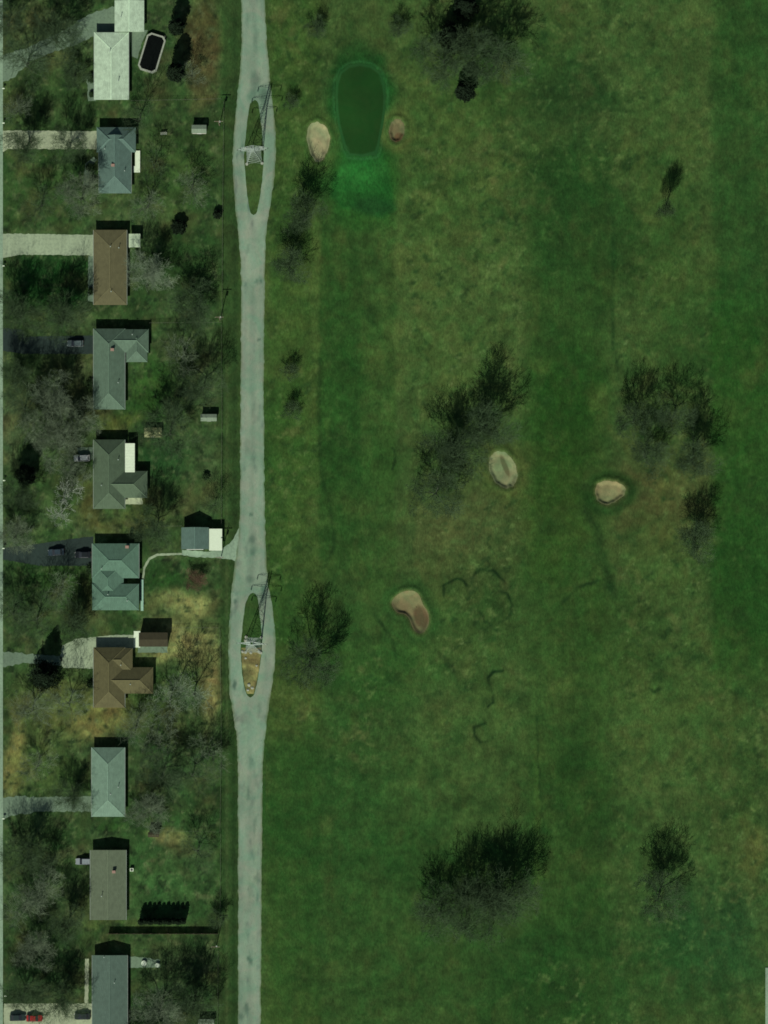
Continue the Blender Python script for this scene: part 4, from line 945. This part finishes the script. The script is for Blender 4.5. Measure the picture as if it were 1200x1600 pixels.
# gardens
for a in (
    ('bare tree at the upper left corner over the gravel drive', 42, 104, 15, 7.5, 'broad1', 'twig'),
    ('tall bare tree near the gravel bend north of the topmost lawn', 88, 66, 15, 8.0, 'broad0', 'twig'),
    ('bare tree on the top edge of the picture, far left', 14, 40, 14, 6.0, 'broad2', 'twig'),
    ('bare tree south of the pool beside the topmost house', 218, 190, 15, 5.5, 'thin0', 'twig'),
    ('bare tree standing over the second drive, nearer the street', 42, 236, 15, 6.2, 'vase1', 'twig'),
    ('bare tree standing over the second drive, nearer the house', 108, 234, 13, 5.6, 'vase0', 'twig'),
    ('small bare tree on the first lawn, near the house', 118, 118, 9, 4.6, 'round0', 'twig'),
    ('bare tree southwest of the blue grey roofed house', 128, 312, 13, 7.0, 'broad2', 'twig_grey'),
    ('bare tree at the centre of the second lawn', 66, 322, 13, 6.5, 'thin1', 'twig'),
    ('slim bare tree in the second back garden', 240, 262, 10, 5.5, 'thin0', 'twig'),
    ('slim bare tree behind the blue grey roofed house, lower', 232, 324, 11, 5.5, 'thin1', 'twig_grey'),
    ('pale bushy bare tree touching the plain brown roof', 236, 430, 13, 7.0, 'dense0', 'twig_pale'),
    ('bare tree shading the third lawn from the south, near the street', 32, 496, 15, 7.6, 'dense0', 'twig'),
    ('bare tree shading the third lawn from the south, near the house', 98, 500, 16, 8.0, 'dense0', 'twig'),
    ('bare tree in the third back garden beside the back fence', 310, 486, 13, 8.0, 'broad0', 'twig'),
    ('reddish grey bare tree west of the green grey roofed house, near the street', 38, 640, 15, 7.0, 'broad1', 'twig'),
    ('grey bare tree west of the green grey roofed house, near the house', 94, 628, 16, 7.6, 'broad0', 'twig_grey'),
    ('large grey bare tree between the fourth and fifth front gardens', 96, 698, 15, 8.0, 'round0', 'twig_grey'),
    ('bare tree by the street in front of the slate roofed house', 34, 776, 15, 5.6, 'dense0', 'twig'),
    ('large forked bare tree behind the green grey roofed house', 266, 680, 17, 8.5, 'broad2', 'twig'),
    ('bare tree near the back fence behind the green grey roofed house', 318, 606, 15, 7.0, 'broad1', 'twig'),
    ('bare tree casting shade on the fifth back lawn', 244, 828, 15, 6.6, 'broad0', 'twig'),
    ('slim bare tree along the fifth back fence', 336, 790, 9, 3.8, 'thin1', 'twig'),
    ('bare tree on the north verge of the asphalt drive', 24, 840, 11, 6.0, 'broad2', 'twig_grey'),
    ('bare tree south of the asphalt drive near the street', 58, 968, 16, 7.5, 'thin0', 'twig'),
    ('dense bare tree at the southwest corner of the sea green roofed house', 118, 980, 13, 6.4, 'dense0', 'twig'),
    ('bare tree north of the pale concrete pad', 20, 960, 12, 6.5, 'broad1', 'twig'),
    ('bare tree south of the pale concrete pad', 108, 1100, 15, 6.4, 'thin0', 'twig_grey'),
    ('grey bare tree west of the umber roofed house near the street', 50, 1110, 13, 7.5, 'thin1', 'twig_grey'),
    ('tall bare tree east of the umber roofed house, left of the pair', 266, 1094, 17, 7.2, 'thin0', 'twig_pale'),
    ('tall bare tree east of the umber roofed house, right of the pair', 304, 1086, 15, 6.8, 'thin1', 'twig_pale'),
    ('bare tree touching the south end of the umber roof', 212, 1138, 12, 6.5, 'thin1', 'twig_grey'),
    ('bare tree northeast of the light teal roofed house', 252, 1216, 15, 7.0, 'broad1', 'twig'),
    ('bare tree near the road east of the light teal roofed house', 300, 1212, 15, 7.6, 'thin1', 'twig'),
    ('bushy bare tree at the west wall of the light teal roofed house', 114, 1246, 10, 5.8, 'dense0', 'twig'),
    ('grey bare tree east of the light teal roofed house by the wall', 236, 1268, 10, 6.4, 'round0', 'twig_grey'),
    ('great fan shaped bare tree on the left below the gravel drive', 44, 1338, 15, 8.0, 'dense0', 'twig'),
    ('bare tree behind the tiny dark shed by the back fence', 310, 1330, 11, 6.5, 'thin0', 'twig'),
    ('grey bare tree in front of the drab low gabled house, near the street', 38, 1420, 13, 7.5, 'thin1', 'twig_grey'),
    ('bare tree in front of the drab low gabled house, near the house', 106, 1446, 14, 5.8, 'vase1', 'twig'),
    ('small round bare tree by the back fence of the drab house', 338, 1436, 7, 3.2, 'round0', 'twig'),
    ('bare tree over the last front lawn, near the street', 36, 1560, 14, 7.0, 'broad0', 'twig'),
    ('bare tree over the last front lawn, near the house', 96, 1564, 14, 7.5, 'dense0', 'twig'),
    ('large bare tree in the last back garden, near the house', 248, 1582, 15, 8.0, 'broad1', 'twig_grey'),
    ('large bare tree in the last back garden, near the back fence', 302, 1574, 16, 8.0, 'dense0', 'twig'),
    ('grey bare tree west of the green grey roofed house, in the middle of the thicket', 70, 672, 13, 6.5, 'broad2', 'twig_grey'),
    ('grey bare tree at the southwest corner of the green grey roofed house', 128, 654, 12, 6.0, 'round0', 'twig_grey'),
    ('bare tree at the street just south of the green grey house drive', 22, 590, 12, 5.6, 'broad0', 'twig'),
    ('bare tree overhanging the slate house car', 118, 742, 11, 5.0, 'round0', 'twig_grey'),
    ('low grey bare tree on the first lawn, beside the street', 26, 176, 9, 5.0, 'thin1', 'twig_grey'),
    ('slim bare tree east of the pool in the bare soil', 300, 120, 10, 4.5, 'thin0', 'twig_grey'),
    ('grey bare tree in the second back garden near the fence', 300, 296, 11, 6.0, 'thin1', 'twig_grey'),
    ('grey bare tree at the north end of the fourth back garden', 286, 560, 12, 6.5, 'thin0', 'twig_grey'),
    ('grey bare tree at the back fence, north east of the light teal roof', 326, 1180, 13, 6.5, 'thin0', 'twig_grey'),
    ('grey bare tree filling the lawn southeast of the umber roofed house', 250, 1160, 12, 6.5, 'thin0', 'twig_grey'),
    ('grey bare tree at the street west of the light teal roofed house', 60, 1196, 12, 6.0, 'thin0', 'twig_grey'),
    ('grey bare tree south of the great fan shaped tree', 66, 1386, 12, 7.0, 'broad1', 'twig_grey'),
    ('grey bare tree southwest of the drab low gabled house', 60, 1484, 12, 6.5, 'round0', 'twig_grey'),
    ('grey bare tree in front of the sea green roofed house', 96, 920, 11, 6.0, 'thin1', 'twig_grey'),
    ('bare tree at the bottom edge of the picture behind the last house', 222, 1650, 14, 6.8, 'broad2', 'twig'),
    ): tree(*a, group=GY)
tree('white barked bare tree west of the slate roofed house, upper', 112, 768, 11, 4.4, 'limb0', 'bark_white', 'bark_white', group=GY)
tree('white barked bare tree west of the slate roofed house, lower', 96, 802, 10, 4.2, 'limb0', 'bark_white', 'bark_white', group=GY)
tree('low reddish brown bare tree on the garden lawn east of the sea green roof', 307, 908, 4.5, 3.6, 'round0', 'twig_brown', 'twig_brown', group=GY)

# evergreens: trunk, and a crown of many small needle sprays
def evergreen_mesh(seed, H, Rr, shape, n=5200, leaf=.28):
    rs = np.random.RandomState(seed); zz = rs.rand(n) ** .8
    if shape == 'cone': prof = (1 - zz) ** .8
    elif shape == 'column': prof = np.sin(np.clip(zz * .92 + .08, 0, 1) * math.pi) ** .45
    else: prof = np.sqrt(np.clip(1 - (zz * 2 - 1) ** 2, 0, 1))
    th = rs.rand(n) * 2 * math.pi; clump = 1 + .22 * np.sin(5 * th + 9 * zz + seed) + .18 * np.sin(13 * zz * 3 + 3 * th)
    rad = Rr * prof * clump * np.sqrt(rs.rand(n) * .75 + .25)
    c = np.stack([rad * np.cos(th), rad * np.sin(th), H * (.08 + .92 * zz)], 1)
    u = rs.normal(size=(n, 3)); u[:, 2] = u[:, 2] * .5; u /= np.linalg.norm(u, axis=1)[:, None]; v = np.cross(u, rs.normal(size=(n, 3))); v /= np.linalg.norm(v, axis=1)[:, None]
    s = leaf * (.6 + .8 * rs.rand(n))[:, None]
    co = np.stack([c + u * s, c + v * s * .6, c - u * s, c - v * s * .6], 1).reshape(-1, 3)
    return mesh_np('crown', co, np.arange(n * 4).reshape(n, 4))
def evergreen(label, px, py, H, Rr, shape, material='needle', n=5200, leaf=.28, name='evergreen_tree', cat='tree', group=None, me=None, seed=None):
    t = thing(name, label, cat, (*W(px, py), hz(px, py)), 0, group)
    m = MB(); m.bar((0, 0, -.3), (0, 0, H * .8), .05 + H * .015, 7, .03); m.build('trunk', M['bark'], t)
    me = me or evergreen_mesh(seed or int(px + py), H, Rr, shape, n, leaf)
    if not me.materials: me.materials.append(M[material])
    o = bpy.data.objects.new('crown', me); COL.objects.link(o); o.parent = t; return me
evergreen('tall dark evergreen east of the pool, touching the top edge', 277, 46, 8.5, 1.9, 'column')
evergreen('tall dark evergreen east of the pool, lower one', 276, 118, 10.5, 2.1, 'column')
evergreen('narrow dark evergreen standing alone below the top clump', 727, 146, 7.5, 2.4, 'column')
evergreen('large dark evergreen in the top clump on the golf course', 708, 62, 12, 4.6, 'cone', n=9000)
evergreen('black green evergreen at the top edge of the golf clump', 728, 14, 11, 3.6, 'cone', n=7000)
evergreen('large dark green evergreen on the left, west of the umber roofed house', 72, 1056, 13, 4.4, 'cone', 'needle', n=8000)
evergreen('dark evergreen left of the slate roofed house by the street', 42, 744, 8, 2.4, 'column')
evergreen('small dark evergreen in the third back garden', 280, 356, 3.2, 1.7, 'round')
evergreen('tiny dark shrub at the back fence below the upper road island', 340, 336, 2.2, 1.1, 'round', n=900)
hm = None
for k in range(10):
    nm = evergreen('narrow evergreen in the hedge row behind the drab low gabled house', 221 + k * 7.3, 1440 - (k % 2) * 1.2, 4.9 + .0 * k, .75, 'column', n=1300, leaf=.2, name='hedge_evergreen', cat='hedge tree',
                   group='narrow evergreens of the hedge row', me=hm, seed=77)
    hm = hm or nm
for px, py, h, r, lb in ((140, 262, 1.2, 1.1, 'dark shrub at the curved path of the blue grey roofed house'), (146, 283, 1.0, .9, 'small shrub at the southwest corner of the blue grey roofed house'),
                         (143, 455, 1.1, 1.0, 'shrub beside the front path of the plain brown roofed house'), (142, 600, 1.4, 1.3, 'shrub at the west wall of the green grey roofed house'),
                         (144, 124, 1.6, 1.3, 'dark shrub against the west wall of the topmost house, upper'), (144, 148, 1.2, .8, 'dark shrub against the west wall of the topmost house, lower'),
                         (142, 890, 1.4, 1.3, 'shrub beside the west wall of the sea green roofed house'), (142, 1070, 1.2, 1.0, 'shrub at the west wall of the umber roofed house'),
                         (322, 745, 1.4, 1.0, 'shrub in the fifth back garden near the fence')):
    evergreen(lb, px, py, h, r, 'round', 'needle_g', n=700, leaf=.16, name='shrub', cat='shrub')
